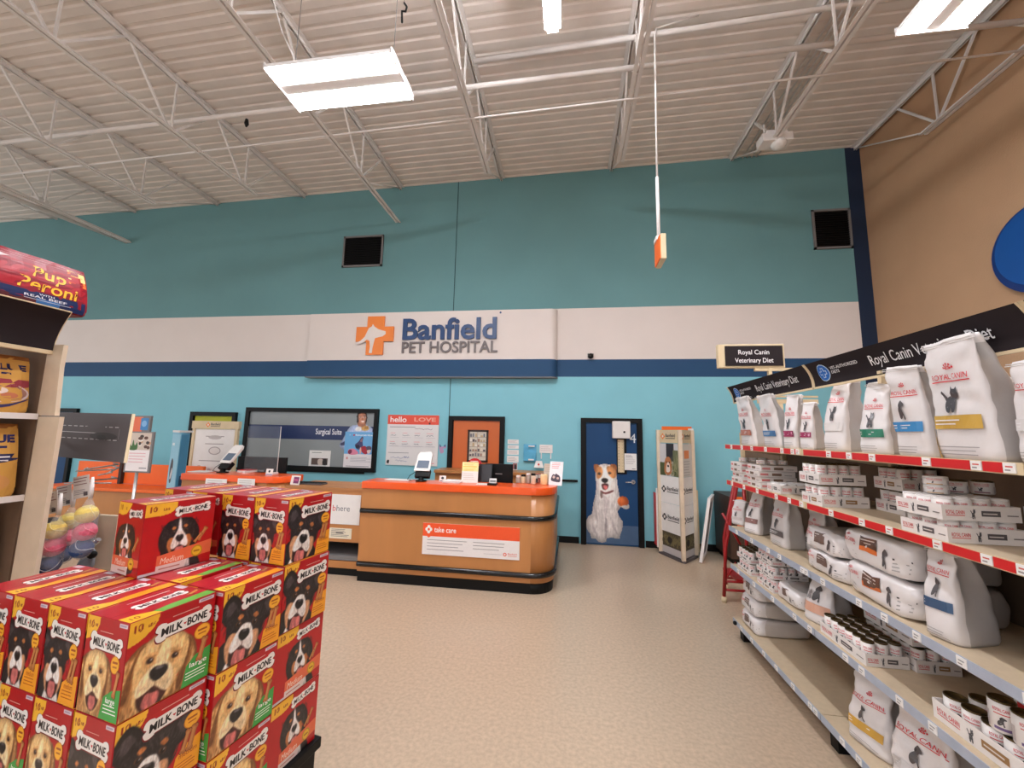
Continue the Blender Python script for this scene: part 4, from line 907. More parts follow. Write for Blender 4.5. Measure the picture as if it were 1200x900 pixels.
# post sign with plant picture, and the panel behind it
YS = 4.2; p, q = aty(152, 505.5, YS), aty(175.5, 554.5, YS); X0 = (p.x+q.x)/2
t = thing('post_sign', 'small grey framed poster with a plant picture on a thin post', 'sign', (X0, YS, 0))
b = MB(); b.box((p.x, YS-.012, q.z), (q.x, YS+.012, p.z), 'grey'); b.build('frame', t, bevel=.004)
w, h = q.x-p.x, p.z-q.z; A = Art(); A.rect(.07, .04, .93, .97, (236, 228, 228)); A.rect(.07, .55, .93, .97, (206, 190, 176))
A.blob([(.1, .56), (.12, .72), (.2, .64), (.24, .80), (.32, .66), (.40, .74), (.42, .56)], (60, 104, 50), 3)
for i in range(12): A.ell(random.uniform(.5, .88), random.uniform(.6, .92), random.uniform(.05, .1), .04, random.choice([(90, 60, 48), (230, 220, 210), (60, 50, 46), (190, 150, 120)]), 10)
A.rect(.07, .04, .93, .54, (238, 230, 230)); A.lines(.15, .8, .46, .07, 4, .018, (226, 170, 176)); A.rect(.6, .1, .88, .13, (150, 146, 150))
b = MB(); A.emit(b, lambda a, c, e: Vector((p.x+a*w, YS-.012-e, q.z+c*h)), base=1e-3); b.build('poster', t)
b = MB(); b.tube([(X0, YS, .02), (X0, YS, q.z)], .016, 'wire', 10); b.build('post', t)
b = MB(); b.lathe([(.16, 0), (.16, .012), (.03, .03)], (X0, YS, 0), 'grey', 20); b.build('base', t)
YS = 4.6; p, q = aty(158.5, 487, YS), aty(175.5, 506, YS)
t = thing('rack_sign', 'orange and blue picture panel just above the plant poster', 'sign', ((p.x+q.x)/2, YS, 0))
w, h = q.x-p.x, p.z-q.z
b = MB(); b.box((p.x, YS-.01, q.z-.3), (q.x, YS+.02, p.z), 'grey'); A = Art(); A.rect(.02, 0, .55, .92, (230, 112, 74)); A.rect(.45, .1, .9, .85, (60, 130, 190)); A.ell(.66, .5, .15, .2, (130, 180, 220)); A.emit(b, lambda a, c, e: Vector((p.x+a*w, YS-.01-e, q.z+c*h)), base=1e-3); b.build('panel', t)
b = MB(); b.tube([((p.x+q.x)/2, YS+.01, .02), ((p.x+q.x)/2, YS+.01, q.z-.3)], .014, 'grey', 8); b.lathe([(.15, 0), (.15, .012), (.03, .03)], ((p.x+q.x)/2, YS+.01, 0), 'grey', 16); b.build('post', t)

# triangular hospital kiosk near the dog door
V0 = aty(801, 648, 6.18); V1 = aty(774.5, 640, 6.62); V2 = aty(815.5, 640, 6.52)
K0, K1, K2 = Vector((V0.x, 6.18, 0)), Vector((V1.x, 6.62, 0)), Vector((V2.x, 6.52, 0)); ZK = 1.90
cen = (K0+K1+K2)/3
t = thing('kiosk', 'three-sided white and cream pet hospital kiosk on a dark base', 'display stand', (cen.x, cen.y, 0))
b = MB(); big = [cen+(k-cen)*1.22 for k in (K0, K2, K1)]; rb = []
for i in range(3):
    a_, c_, d_ = big[i-1], big[i], big[(i+1) % 3]
    for f in (.12, .06): rb.append(c_+(a_-c_)*f*.8+(d_-c_)*(.0 if f > .1 else .02))
    rb.append(c_+(d_-c_)*.06)
b.prism([(v.x, v.y, 0) for v in rb], (0, 0, .035), 'grey_dark'); b.build('base', t)
for k in (K0, K1, K2):
    b = MB(); b.box((k.x-.028, k.y-.028, .03), (k.x+.028, k.y+.028, ZK), 'cream_metal'); b.build('post', t, bevel=.004)
ZP = [(1.70, ZK, 'header'), (1.20, 1.69, 'poster'), (.79, 1.195, 'panel'), (.36, .785, 'panel')]
def side(a, c, left):
    r = (c-a); L = r.length; rn = r.normalized(); nn = rn.cross(Vector((0, 0, 1)))
    for z0, z1, nm in ZP:
        zlo = .36+(.12 if not left else 0) if z0 == .36 else z0
        b = MB(); q0 = a+rn*.03; q1 = c-rn*.03
        b.prism([q0+Vector((0, 0, z0)), q1+Vector((0, 0, z0)), q1+Vector((0, 0, z1)), q0+Vector((0, 0, z1))], -nn*.012, 'cream' if nm == 'header' else 'paper')
        A = Art(); l = L-.06; h = z1-z0
        if nm == 'header': BF(A, .08 if left else .06, h*.5, (l-.14)/3.35 if left else (l-.10)/3.35)
        elif nm == 'panel': BF(A, .075 if left else .06, h*.5, (l-.10)/3.35 if left else (l-.08)/3.35, oc=(60, 58, 60))
        elif left:
            A.rect(0, 0, l, h, (206, 204, 206)); A.rect(l*.35, h*.45, l*.75, h, (44, 44, 52)); A.rect(l*.7, 0, l, h*.8, (110, 116, 84)); A.rect(0, 0, l*.3, h*.4, (84, 92, 60))
            A.streaks([(random.uniform(0, l), random.uniform(0, h*.3)) for _ in range(40)], (70, 84, 46), .10, .014, 1.5, .5); A.streaks([(random.uniform(l*.6, l), random.uniform(0, h*.5)) for _ in range(40)], (150, 150, 110), .12, .014, 1.5, .4)
            A.blob([(l*.26, h*.1), (l*.28, h*.42), (l*.36, h*.56), (l*.52, h*.58), (l*.62, h*.44), (l*.62, h*.12), (l*.45, h*.02)], (186, 120, 76), 3); A.blob([(l*.36, h*.12), (l*.38, h*.34), (l*.46, h*.42), (l*.54, h*.34), (l*.54, h*.14)], (232, 216, 204), 3)
            for xx in (.38, .52): A.ell(l*xx, h*.42, .012, .014, (40, 26, 22), 8)
            A.ell(l*.46, h*.30, .022, .018, (40, 26, 24), 10)
        else: A.rect(0, 0, l, h, (214, 208, 202)); A.rect(l*.25, h*.55, l*.7, h*.8, (238, 140, 70)); A.lines(l*.2, l*.8, h*.45, .04, 6, .012, (180, 172, 168))
        A.clip(0, 0, l, h); A.emit(b, plane(q0+Vector((0, 0, z0)), rn, (0, 0, 1)), base=1.5e-3); b.build(nm, t)
    b = MB(); q0, q1 = a+rn*.03, c-rn*.03
    b.prism([q0+Vector((0, 0, .045))-nn*.01, q1+Vector((0, 0, .045))-nn*.01, q1+Vector((0, 0, .355))-nn*.01, q0+Vector((0, 0, .355))-nn*.01], -nn*.006, 'print', (84, 74, 56))
    A = Art(); l = L-.06; A.streaks([(random.uniform(0, l), random.uniform(.12, .24)) for _ in range(70)], (128, 116, 78), .09, .02, 1.4, .8); A.ell(l*.4, .2, .05, .05, (40, 34, 32)); A.rect(0, 0, l, .10, (196, 190, 190)); A.emit(b, plane(q0+Vector((0, 0, .045))-nn*.01, rn, (0, 0, 1)), base=1e-3); b.build('lower_poster', t)
side(K1, K0, True); side(K0, K2, False)
b = MB(); b.box((K1.x+.06, 6.62, 1.9), (K2.x+.03, 6.635, ZK+.06), 'orange_panel'); b.box((K2.x-.03, 6.60, 1.32), (K2.x+.05, 6.612, ZK+.03), 'white'); b.build('back_board', t)
b = MB(); b.box((K1.x-.05, 6.64, .08), (K1.x-.02, 6.66, .98), 'white'); b.box((K1.x-.06, 6.67, .1), (K1.x-.045, 6.80, .9), 'red'); b.box((K2.x+.04, 6.56, .06), (K2.x+.07, 6.60, .98), 'cream'); b.build('side_board', t)
# white framed panel leaning by the kiosk
A0, A1 = Vector((1.915, 6.20, 0)), Vector((2.14, 6.70, 0)); rr = (A1-A0); L = rr.length; rn = rr.normalized(); nn = rn.cross(Vector((0, 0, 1))); tilt = Vector((.15, 0, .90))
t = thing('leaning_frame', 'white framed panel leaning between the kiosk and the dark cabinet', 'frame', (2.03, 6.53, 0))
b = MB(); w = .05; tn = rn.cross(tilt.normalized())
def fb(s0, s1, u0, u1, mt, d0=0, d1=-.04):
    o = lambda s_, u_: A0+rn*s_+tilt*u_+tn*d0+Vector((0, 0, .012))
    b.prism([o(s0, u0), o(s1, u0), o(s1, u1), o(s0, u1)], tn*(d1-d0), mt)
fb(0, L, 0, .07, 'white'); fb(0, L, .93, 1, 'white'); fb(0, .05, .07, .93, 'white'); fb(L-.05, L, .07, .93, 'white'); b.build('frame', t)
b = MB(); fb(.05, L-.05, .07, .93, 'print', -.012, -.03); A = Art(); A.rect(0, 0, L-.1, .77, (150, 150, 156)); A.blob([(.05, .1), (.04, .5), (.12, .68), (.22, .6), (.24, .2)], (60, 56, 62), 3); A.blob([(.14, .3), (.13, .5), (.2, .58), (.25, .4)], (206, 200, 200), 3); A.emit(b, plane(A0+rn*.05+tilt*.07+tn*-.012+Vector((0, 0, .012)), rn, tilt.normalized()), base=1e-3); b.build('picture', t)
# dark cabinet with orange front
t = thing('side_cabinet', 'dark brown cabinet with an orange front against the wall by the kiosk', 'cabinet', (2.9, 6.3, 0))
b = MB(); b.box((2.33, 6.25, .08), (3.5, YW-.05, .95), 'wood_dark'); b.build('body', t)
b = MB(); b.box((2.43, 6.225, .45), (3.5, 6.25, .95), 'orange_panel'); b.build('orange_panel', t)
b = MB(); b.box((2.43, 6.225, .10), (3.5, 6.25, .44), 'wood_dark'); b.build('lower_panel', t)
b = MB(); b.box((2.37, 6.28, 0), (3.5, YW-.08, .08), 'black'); b.build('plinth', t)
# red steel trolley standing behind the shelf end
t = thing('red_trolley', 'red steel frame trolley standing behind the far end of the shelves', 'trolley', (1.85, 4.87, 0))
p0 = Vector((1.72, 4.87, 0)); pt = aty(850.5, 640, 4.87); pd = aty(864, 567, 4.87)
for q in ((p0+Vector((0, 0, .06)), Vector((pt.x, 4.87, pt.z)), Vector((pd.x, 4.87, pd.z)), Vector((pd.x+.05, 4.87, pd.z+.02))), (p0+Vector((.26, 0, .06)), p0+Vector((.26, 0, 1.35))), (p0+Vector((.17, .4, .06)), p0+Vector((.17, .4, pt.z)), Vector((pd.x+.13, 5.27, pd.z)))):
    b = MB(); b.tube(q, .018, 'red_frame', 10); b.build('frame_tube', t)
b = MB()
for z, y in ((.13, 4.87), (.22, 4.87), (.13, 5.27)): b.tube([(1.72 if y < 5 else 1.89, y, z), (1.98, y, z)], .014, 'red_frame', 8)
b.tube([(1.74, 4.87, .95), (1.98, 4.87, .50)], .014, 'red_frame', 8); b.tube([(1.74, 4.87, .24), (1.86, 4.87, .42)], .014, 'red_frame', 8); b.build('cross_bar', t)
b = MB(); b.box((1.86, 4.87, .22), (1.97, 5.27, .245), 'red_frame'); b.build('deck', t)
for x, y in ((1.72, 4.87), (1.98, 4.87), (1.89, 5.27)):
    b = MB(); b.lathe([(.026, 0), (.03, .03), (.024, .06)], (x, y, 0), 'cream', 12); b.build('foot', t)
# ------------------------------------------------------------------ long shelf run on the right
GX, GB = 1.50, 2.03
YE = [4.06, 2.80, 1.545, .29]
gon = thing('store_shelf', 'long tan store shelf run on the right with red and grey shelf edges', 'shelf unit', (1.75, 2.2, 0))
b = MB(); b.box((GB, .29, 0), (GB+.03, 4.10, 1.74), 'brown_back'); b.box((GB, 4.10, 0), (GB+.03, 4.96, 1.74), 'brown_back'); b.build('back_panel', gon)
for y in YE+[4.93]:
    b = MB(); b.box((GB-.035, y-.02, 0), (GB, y+.02, 1.86 if y > 4.5 else 2.16), 'cream'); b.build('upright', gon)
SH = [(1.733, 'red'), (1.40, 'red'), (.982, 'shelf_edge'), (.645, 'shelf_edge'), (.175, 'shelf_edge')]
for k, (z, edge) in enumerate(SH):
    b = MB()
    for i in range(3): b.box((GX+.004, YE[i+1]+.003, z-.022), (GB, YE[i]-.003, z), 'shelf_tan')
    sh = b.build('shelf', gon)
    b = MB()
    for i in range(3):
        b.box((GX, YE[i+1]+.004, z-.038), (GX+.004, YE[i]-.004, z+.004), 'cream' if edge == 'red' else 'shelf_edge')
    b.build('edge_rail', sh)
    b = MB(); rnd = random.Random(k*11+3); tags = []
    for i in range(3):
        y = YE[i]-.02
        while y > YE[i+1]+.05:
            g = rnd.uniform(.12, .30); y2 = max(YE[i+1]+.02, y-g)
            if edge == 'red': rs = MB(); rs.box((GX-.003, y2+.045, z-.034), (GX, y, z+.001), 'red'); rs.build('red_strip', sh)
            tags.append((y2+.003, y2+.042)); y = y2
    for a, c in tags:
        b = MB(); b.box((GX-.0045, a, z-.033), (GX-.0005, c, z+.001), 'paper'); A = Art(); A.rect(.2, .55, .8, .7, (206, 90, 80) if edge == 'red' else (150, 150, 150)); A.rect(.15, .2, .6, .35, (150, 140, 140)); A.emit(b, plane((GX-.0045, c, z-.033), (0, -(c-a), 0), (0, 0, .034)), eps=1e-4, base=2e-4) if False else A.emit(b, (lambda c_, a_, zz: (lambda u, v, h: Vector((GX-.0045-h, c_-u*(c_-a_), zz+v*.034))))(c, a, z-.033), eps=1e-4, base=2e-4); b.build('price_tag', sh)
    if k < 4:
        b = MB()
        for y in YE: b.prism([(GB-.01, y+.008, z-.022), (GX+.06, y+.008, z-.022), (GX+.06, y+.008, z-.035), (GB-.01, y+.008, z-.10)], (0, .004, 0), 'cream')
        b.build('bracket', sh)
for y in (4.03, 2.79, 1.55, .32):
    b = MB(); b.box((GX+.06, y-.035, 0), (GB, y+.035, .135), 'black'); b.build('foot', gon)
b = MB(); b.ball((GX-.012, 3.98, .16), .018, 'black', 10); b.build('end_knob', gon)
# curved dark header valance in sections
def vx(v): return 1.585-.055*(v**2.2)
for i in range(3):
    y1, y0 = [4.03, 2.775, 1.525, .29][i], [4.03, 2.775, 1.525, .29][i+1]; L = y1-y0; z0, HH = 2.135, .148
    b = MB(); nv = 8
    def f(u, v, h): return Vector((vx(v)-h, y1-u, z0+v*HH))
    b.grid(lambda a, c: f(.012+a*(L-.024), c, 0), 6, nv, 'header'); b.grid(lambda a, c: f(L-.012-a*(L-.024), c, -.006), 6, nv, 'cream')
    b.prism([f(.012, q/nv, 0) for q in range(nv+1)]+[f(.012, 1-q/nv, -.006) for q in range(nv+1)], (0, -.001, 0), 'cream'); b.prism([f(L-.012, q/nv, 0) for q in range(nv+1)]+[f(L-.012, 1-q/nv, -.006) for q in range(nv+1)], (0, .001, 0), 'cream')
    hd = b.build('header_panel', gon)
    b = MB(); A = Art(); cu, cv = .135, .5; ck = HH
    def strips(fn_w, lo, hi, c, n=14):                           # narrow bands so the print follows the curve
        for q_ in range(n):
            va, vb = lo+(hi-lo)*q_/n, lo+(hi-lo)*(q_+1)/n; wa, wb = fn_w(va), fn_w(vb)
            A.add([(cu-wa, cv+va/ck), (cu+wa, cv+va/ck), (cu+wb, cv+vb/ck), (cu-wb, cv+vb/ck)], [(0, 1, 2, 3)], c)
    circ = lambda r, c: strips(lambda y_: math.sqrt(max(0, r*r-y_*y_)), -r, r, c, 20)
    circ(.052, (200, 220, 240)); circ(.047, (24, 106, 196))
    for s in (1, 0):
        c = (214, 230, 246) if s else (24, 106, 196); a_, t_ = (.030, .0115) if s else (.0262, .0072)
        strips(lambda y_: t_, -a_, -t_, c, 4); strips(lambda y_: a_, -t_, t_, c, 4); strips(lambda y_: t_, t_, a_, c, 4)
    for tx, vv in (('VET-AUTHORIZED', .56), ('DIETS', .40)): 
        vs, fs, w = text_mesh(tx, .02); k = .0165/.7; A.add([(.21+a*k*1.15, vv+c*k/HH) for a, c in vs], fs, (222, 220, 222))
    vs, fs, w = text_mesh('Royal Canin Veterinary Diet', .004); kx = .60/w; ky = .052/.7; A.add([(.52+a*kx, .36+c*ky/HH) for a, c in vs], fs, (232, 230, 232))
    A.emit(b, f, eps=1e-4, base=8e-4); b.build('header_print', hd)
    b = MB(); b.prism([f(0, q/nv, .004) for q in range(nv+1)]+[f(0, 1-q/nv, -.010) for q in range(nv+1)], (0, -.014, 0), 'cream'); b.prism([f(L-.012, q/nv, .003) for q in range(nv+1)]+[f(L-.012, 1-q/nv, -.009) for q in range(nv+1)], (0, -.010, 0), 'cream'); b.build('joint_strip', hd)
    b = MB(); b.box((vx(0)-.004, y0+.01, z0-.012), (vx(0)+.01, y1-.01, z0), 'cream'); b.build('lower_rail', hd)
for y in (3.52, 2.22, .95):
    b = MB(); b.box((1.575, y-.012, 2.09), (GB, y+.012, 2.125), 'cream'); b.box((1.575, y-.012, 2.14), (GB, y+.012, 2.155), 'cream'); b.build('header_arm', gon)
# flag sign above the shelf end
p, q = aty(846.5, 403.5, 4.2), aty(920.5, 431, 4.2)
t = thing('flag_sign', 'small dark sign in a cream frame above the far end of the shelf run', 'sign', ((p.x+q.x)/2, 4.2, 2.2))
b = MB(); b.box((p.x-.045, 4.2, q.z), (q.x, 4.26, p.z), 'cream'); b.build('frame', t, bevel=.006)
b = MB(); b.box((p.x+.02, 4.192, q.z+.02), (q.x-.02, 4.2, p.z-.02), 'header'); A = Art(); w, h = q.x-p.x, p.z-q.z
A.text('Royal Canin', p.x+w*.5, q.z+h*.56, h*.19, (236, 234, 236), 'C', bold=.008, width=w*.50); A.text('Veterinary Diet', p.x+w*.5, q.z+h*.22, h*.19, (236, 234, 236), 'C', bold=.008, width=w*.62)
A.emit(b, lambda a, c, e: Vector((a, 4.192-e, c))); b.build('sign_face', t)
b = MB(); b.box((p.x+.30, 4.205, q.z-.03), (q.x+.3, 4.235, q.z), 'cream'); b.box((GB-.03, 4.20, 1.74), (GB, 4.24, q.z), 'cream'); b.build('arm', t)

# ------------------------------------------------------------------ pet food packs
WHT, SHADED_SIDE = (224, 218, 217), (178, 173, 171)  # light grey bag sides, darkened further to paint in their shade
RED = (208, 44, 50)
def crownmark(A, x, y, k, sx=1.0):
    for i in range(5):
        a = math.pi*(.5+(i-2)*.20); A.ell(x+math.cos(a)*.5*k*sx, y+math.sin(a)*.42*k, .10*k*sx, .10*k, RED, 8); A.ell(x+math.cos(a)*.28*k*sx, y+math.sin(a)*.22*k, .06*k*sx, .13*k, RED, 8, a-math.pi/2)
    A.rect(x-.3*k*sx, y-.02*k, x+.3*k*sx, y+.05*k, RED)
def cat(A, x, y, k, kx=1.0, c=(74, 72, 76)):
    T = lambda L: [(x+a*k*kx, y+d*k) for a, d in L]
    A.blob(T([(-.26, 0), (-.30, .30), (-.22, .52), (-.05, .60), (.14, .55), (.24, .34), (.26, 0), (.10, -.02), (.06, .14), (-.02, .14), (-.06, -.02)]), c, 3); A.blob(T([(.02, .50), (-.02, .70), (.06, .86), (.26, .88), (.38, .74), (.36, .58), (.20, .48)]), c, 3)
    A.poly(T([(.02, .80), (.03, 1.0), (.15, .86)]), c); A.poly(T([(.24, .86), (.36, .98), (.37, .78)]), c); A.blob(T([(-.26, .40), (-.40, .62), (-.52, .74), (-.46, .82), (-.32, .70), (-.18, .50)]), c, 3)
    for i in range(7): A.streaks([(x+random.uniform(-.2, .2)*k*kx, y+random.uniform(.1, .75)*k)], (150, 148, 150), .10*k, .02*k, random.uniform(0, 3), .3)
def dogsil(A, x, y, k, kx=1.0, c=(82, 78, 80)):
    T = lambda L: [(x+a*k*kx, y+d*k) for a, d in L]
    A.blob(T([(-.20, 0), (-.34, .08), (-.30, .40), (-.12, .62), (.06, .66), (.16, .50), (.18, .20), (.24, 0), (.12, -.02), (.08, .2), (-.04, .1)]), c, 3); A.blob(T([(-.06, .58), (-.08, .84), (.06, .98), (.22, .92), (.40, .80), (.38, .70), (.22, .66), (.14, .54)]), c, 3); A.blob(T([(-.04, .90), (-.14, .74), (-.08, .60), (.02, .72)]), (56, 52, 54), 3)
def packart(label, animal='cat', hi=.62, name=True, lab2=None, gold=False, lines=True, tw=.62, pale=False):
    A = Art()
    if name:
        crownmark(A, .5, hi+.085, .10, 1.4); A.text('ROYAL CANIN', .5, hi, .045, RED, 'C', bold=.006, width=tw); A.rect(.5-tw*.53, hi-.022, .5+tw*.53, hi-.013, RED, 4, 1)
    (cat if animal == 'cat' else dogsil)(A, .45, hi-.27, .21, 1.25)
    A.rect(.12, hi-.41, .88, hi-.30, label, 6, 1); A.rect(.15, hi-.345, .6, hi-.335, (230, 226, 226)); A.rect(.15, hi-.375, .52, hi-.365, (230, 226, 226))
    if lab2: A.rect(.66, hi-.40, .86, hi-.31, lab2); A.rect(.71, hi-.385, .80, hi-.325, (214, 150, 176))
    if gold: A.poly([(.04, .0), (.14, .0), (.10, .12), (.07, .26), (.04, .30)], (190, 148, 56))
    if lines: A.lines(.14, .8, .10, .03, 3, .007, (160, 154, 152))
    return A
def bag(name, label, w, d, h, art, loc, rz, seed=0, lean=0.0, group=None, film='film', side=SHADED_SIDE, front=WHT, zip_=True, nu=44, nv=26, wr=.006, top=.94, lift=5e-3):
    t = thing(name, label, 'pet food bag', loc, R(rz), group); e = .42
    def WD(v): return w/2*(1-(1-top)*v)*(1-.06*(1-min(1, v/.06))**2), d/2*max(0, 1-max(0, v-.06)**1.9*1.02)**.75*(1-.10*(1-min(1, v/.06))**2)+.004
    def disp(p, v):
        q = Vector((p.x*11+seed*7.3, p.y*11, p.z*8)); n1 = noise.noise(q); n2 = noise.noise(q*2.3+Vector((9, 1, 3)))
        n3 = 1-2*abs(noise.noise(Vector((p.x*6+p.z*9+seed*3.1, p.y*5+seed, p.z*7-p.x*8)))); k = wr*(.5+1.5*v)
        return p+Vector((n2*k*.7, (n1*.8+.6*n2+.9*n3-.5)*k*(1 if p.y < 0 else .8)+lean*v*v, (n1*wr*.8*v+noise.noise(Vector((p.x*5, seed*3.3, 1)))*.016*max(0, v-.8)*5) if v > .05 else 0))
    def surf(a, v):
        W, D = WD(v); th = 2*math.pi*a; c, s = math.cos(th), math.sin(th)
        x = W*math.copysign(abs(c)**e, c); y = D*math.copysign(abs(s)**e, s)
        pin = max(0, v-.15)*.30*d*(1-min(1, abs(y)/D))
        x -= math.copysign(min(pin, abs(x)*.6), x)
        return disp(Vector((x, y, v*h)), v)
    b = MB()
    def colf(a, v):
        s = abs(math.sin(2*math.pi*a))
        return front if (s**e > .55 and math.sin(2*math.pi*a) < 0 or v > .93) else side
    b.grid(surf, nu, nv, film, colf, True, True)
    k = nu; b.F([i for i in range(k)][::-1], film, side); b.F([nv*k+i for i in range(k)], film, front)
    b.build('pouch', t, world=False)
    def fr(a, v, hh):
        v = min(max(v, 0), 1); W, D = WD(v); xn = max(-.985, min(.985, 2*a-1)); y = -D*(1-abs(xn)**(2/e))**(e/2)
        p = disp(Vector((W*xn, y, v*h)), v); return p+Vector((0, -hh, 0))
    b = MB(); art.emit(b, fr, film, eps=6e-5, base=lift); b.build('front_print', t, world=False)
    if zip_:
        b = MB()
        for vv in (.955, .975):
            for sgn in (-1, 1):
                pts = [Vector(disp(Vector((w/2*.93*(2*i/12-1), sgn*(WD(vv)[1]+.001), vv*h)), vv)) for i in range(13)]; b.tube(pts, .0016, 'white', 5)
        b.build('top_seal', t, world=False)
    return t
def pillow(name, label, w, d, h, art, loc, rz, seed=0, group=None, front=WHT, side=SHADED_SIDE, film='film', nu=48, nv=18, wr=.009, cat_='pet food bag', e=.34, e2=.5):
    t = thing(name, label, cat_, loc, R(rz), group)
    def disp(p):
        q = Vector((p.x*9+seed*5.1, p.y*9, p.z*9)); n1 = noise.noise(q); n2 = noise.noise(q*2.6+Vector((4, 7, 1)))
        n3 = 1-2*abs(noise.noise(Vector((p.x*7+seed*2.7, p.y*6+p.z*8, p.z*5-p.x*4)))); o = p+Vector((n2*wr*.6, (n1*.6+.6*n2+.8*n3-.4)*wr, (n1+.5*n2+.8*n3-.5)*wr*1.1)); o.z = max(0.0005, o.z); return o
    def raw(th, v):
        f = 2*v-1; zz = h/2*(1+f); k = max(0.0, 1-abs(f)**(2/e2))**(e2/2); k = .72+.28*k if abs(f) < 1 else .72
        c, s = math.cos(th), math.sin(th); return Vector((w/2*k*math.copysign(abs(c)**e, c), d/2*k*math.copysign(abs(s)**e, s), zz))
    b = MB(); b.grid(lambda a, v: disp(raw(2*math.pi*a, v)), nu, nv, film, lambda a, v: front if math.sin(2*math.pi*a) < -.2 else side, True, True)
    b.F(list(range(nu))[::-1], film, side)
    m_ = b.P([disp(Vector((0, 0, h*1.02)))])
    for i in range(nu): b.F([nv*nu+i, nv*nu+(i+1) % nu, m_], film, side, True)
    b.build('pouch', t, world=False)
    def fr(a, v, hh):
        v = min(.97, max(.03, v)); f = 2*v-1; k = .72+.28*max(0.0, 1-abs(f)**(2/e2))**(e2/2); xn = max(-.97, min(.97, 2*a-1)); p = Vector((w/2*k*xn, -d/2*k*(1-abs(xn)**(2/e))**(e/2), h/2*(1+f))); return disp(p)+Vector((0, -hh, 0))
    b = MB(); art.emit(b, fr, film, eps=6e-5, base=2.5e-3); b.build('front_print', t, world=False)
    return t
def sackart(l1=(110, 88, 80), l2=None, tx=.24):
    A = Art(); crownmark(A, .05+tx/2, .82, .16, .35); A.text('ROYAL CANIN', .05, .62, .12, RED, bold=.012, width=tx); A.rect(.05, .54, .05+tx, .57, RED)
    A.rect(.36, .42, .62, .86, l1, 3, 3)
    if l2: A.rect(.36, .42, .62, .56, l2, 3, 1)
    for i in range(2): A.rect(.38, .66+.1*i, .58, .69+.1*i, (216, 206, 200))
    dogsil(A, .72, .22, .5, .22); A.rect(.82, .5, .97, .55, (70, 66, 68)); A.lines(.82, .97, .4, .09, 3, .03, (170, 166, 164)); A.lines(.05, .3, .3, .1, 2, .03, (190, 184, 182)); return A
def bag_between(pl, pr, ytop, ybot, X, phi, d, art, label, seed, lean=0, **kw):
    """bag whose front spans two sight lines, standing at depth X on a shelf"""
    z = kw.pop('z'); Lp = atx(pl, ybot, X); Lp.z = z; r = Vector((math.cos(R(phi)), math.sin(R(phi)), 0)); n = Vector((math.sin(R(phi)), -math.cos(R(phi)), 0))
    lo, hi = .02, .8
    for _ in range(40):
        w = (lo+hi)/2
        if proj(Lp+r*w)[0] < pr: lo = w
        else: hi = w
    c = Lp+r*(w/2)-n*(d/2); lo, hi = .05, kw.pop('hmax', .8)
    for _ in range(40):
        h = (lo+hi)/2
        if proj(c+Vector((0, 0, h)))[1] > ytop: lo = h
        else: hi = h
    BAGS.append((label[:40], round(w, 3), round(h, 3), [round(v, 2) for v in c]))
    return bag('pet_food_bag', label, w, d, h, art, (c.x, c.y, z+.001), phi, seed, lean, **kw)
BAGS = []
Z1, Z2, Z3, Z4, Z5 = [s[0] for s in SH]
G1 = 'pet food bags on the top shelf'
MAR, BLU, GRN = (150, 40, 84), (60, 134, 190), (40, 122, 96)
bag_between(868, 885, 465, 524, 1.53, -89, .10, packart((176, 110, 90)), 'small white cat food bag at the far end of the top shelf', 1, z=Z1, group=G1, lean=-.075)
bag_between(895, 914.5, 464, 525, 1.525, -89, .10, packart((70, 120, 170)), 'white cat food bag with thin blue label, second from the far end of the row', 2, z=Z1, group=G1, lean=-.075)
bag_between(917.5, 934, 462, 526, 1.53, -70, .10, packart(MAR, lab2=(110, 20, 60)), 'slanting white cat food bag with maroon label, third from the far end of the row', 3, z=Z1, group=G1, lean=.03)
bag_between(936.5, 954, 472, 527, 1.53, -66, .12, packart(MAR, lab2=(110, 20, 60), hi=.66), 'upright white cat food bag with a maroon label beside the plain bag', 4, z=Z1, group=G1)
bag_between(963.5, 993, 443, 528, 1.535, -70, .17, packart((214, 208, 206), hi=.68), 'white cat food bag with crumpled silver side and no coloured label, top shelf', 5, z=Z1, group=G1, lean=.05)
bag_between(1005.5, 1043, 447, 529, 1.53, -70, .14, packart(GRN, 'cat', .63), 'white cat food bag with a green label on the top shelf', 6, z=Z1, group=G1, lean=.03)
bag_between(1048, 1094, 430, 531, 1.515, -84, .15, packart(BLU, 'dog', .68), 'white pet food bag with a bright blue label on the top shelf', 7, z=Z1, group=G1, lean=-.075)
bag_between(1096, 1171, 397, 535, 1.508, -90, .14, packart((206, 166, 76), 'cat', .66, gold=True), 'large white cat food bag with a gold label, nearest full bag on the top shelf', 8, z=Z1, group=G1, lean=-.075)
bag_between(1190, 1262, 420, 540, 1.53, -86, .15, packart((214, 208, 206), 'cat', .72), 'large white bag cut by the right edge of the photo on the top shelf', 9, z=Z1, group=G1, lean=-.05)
BX = [(1.84, 2.50, .18, .33, -70, 'plain silver topped bag behind the two maroon labelled bags', 11), (1.84, 2.02, .20, .36, -70, 'crumpled white bag standing behind the green labelled bag', 12), (1.84, 1.76, .20, .38, -60, 'crumpled bag standing behind the blue labelled bag', 13)]
for x, y, w, h, ph, lb, sd in BX: bag('pet_food_bag', lb, w, .14, h, packart((210, 204, 202)), (x, y, Z1+.001), ph, sd, .04, G1, wr=.010)

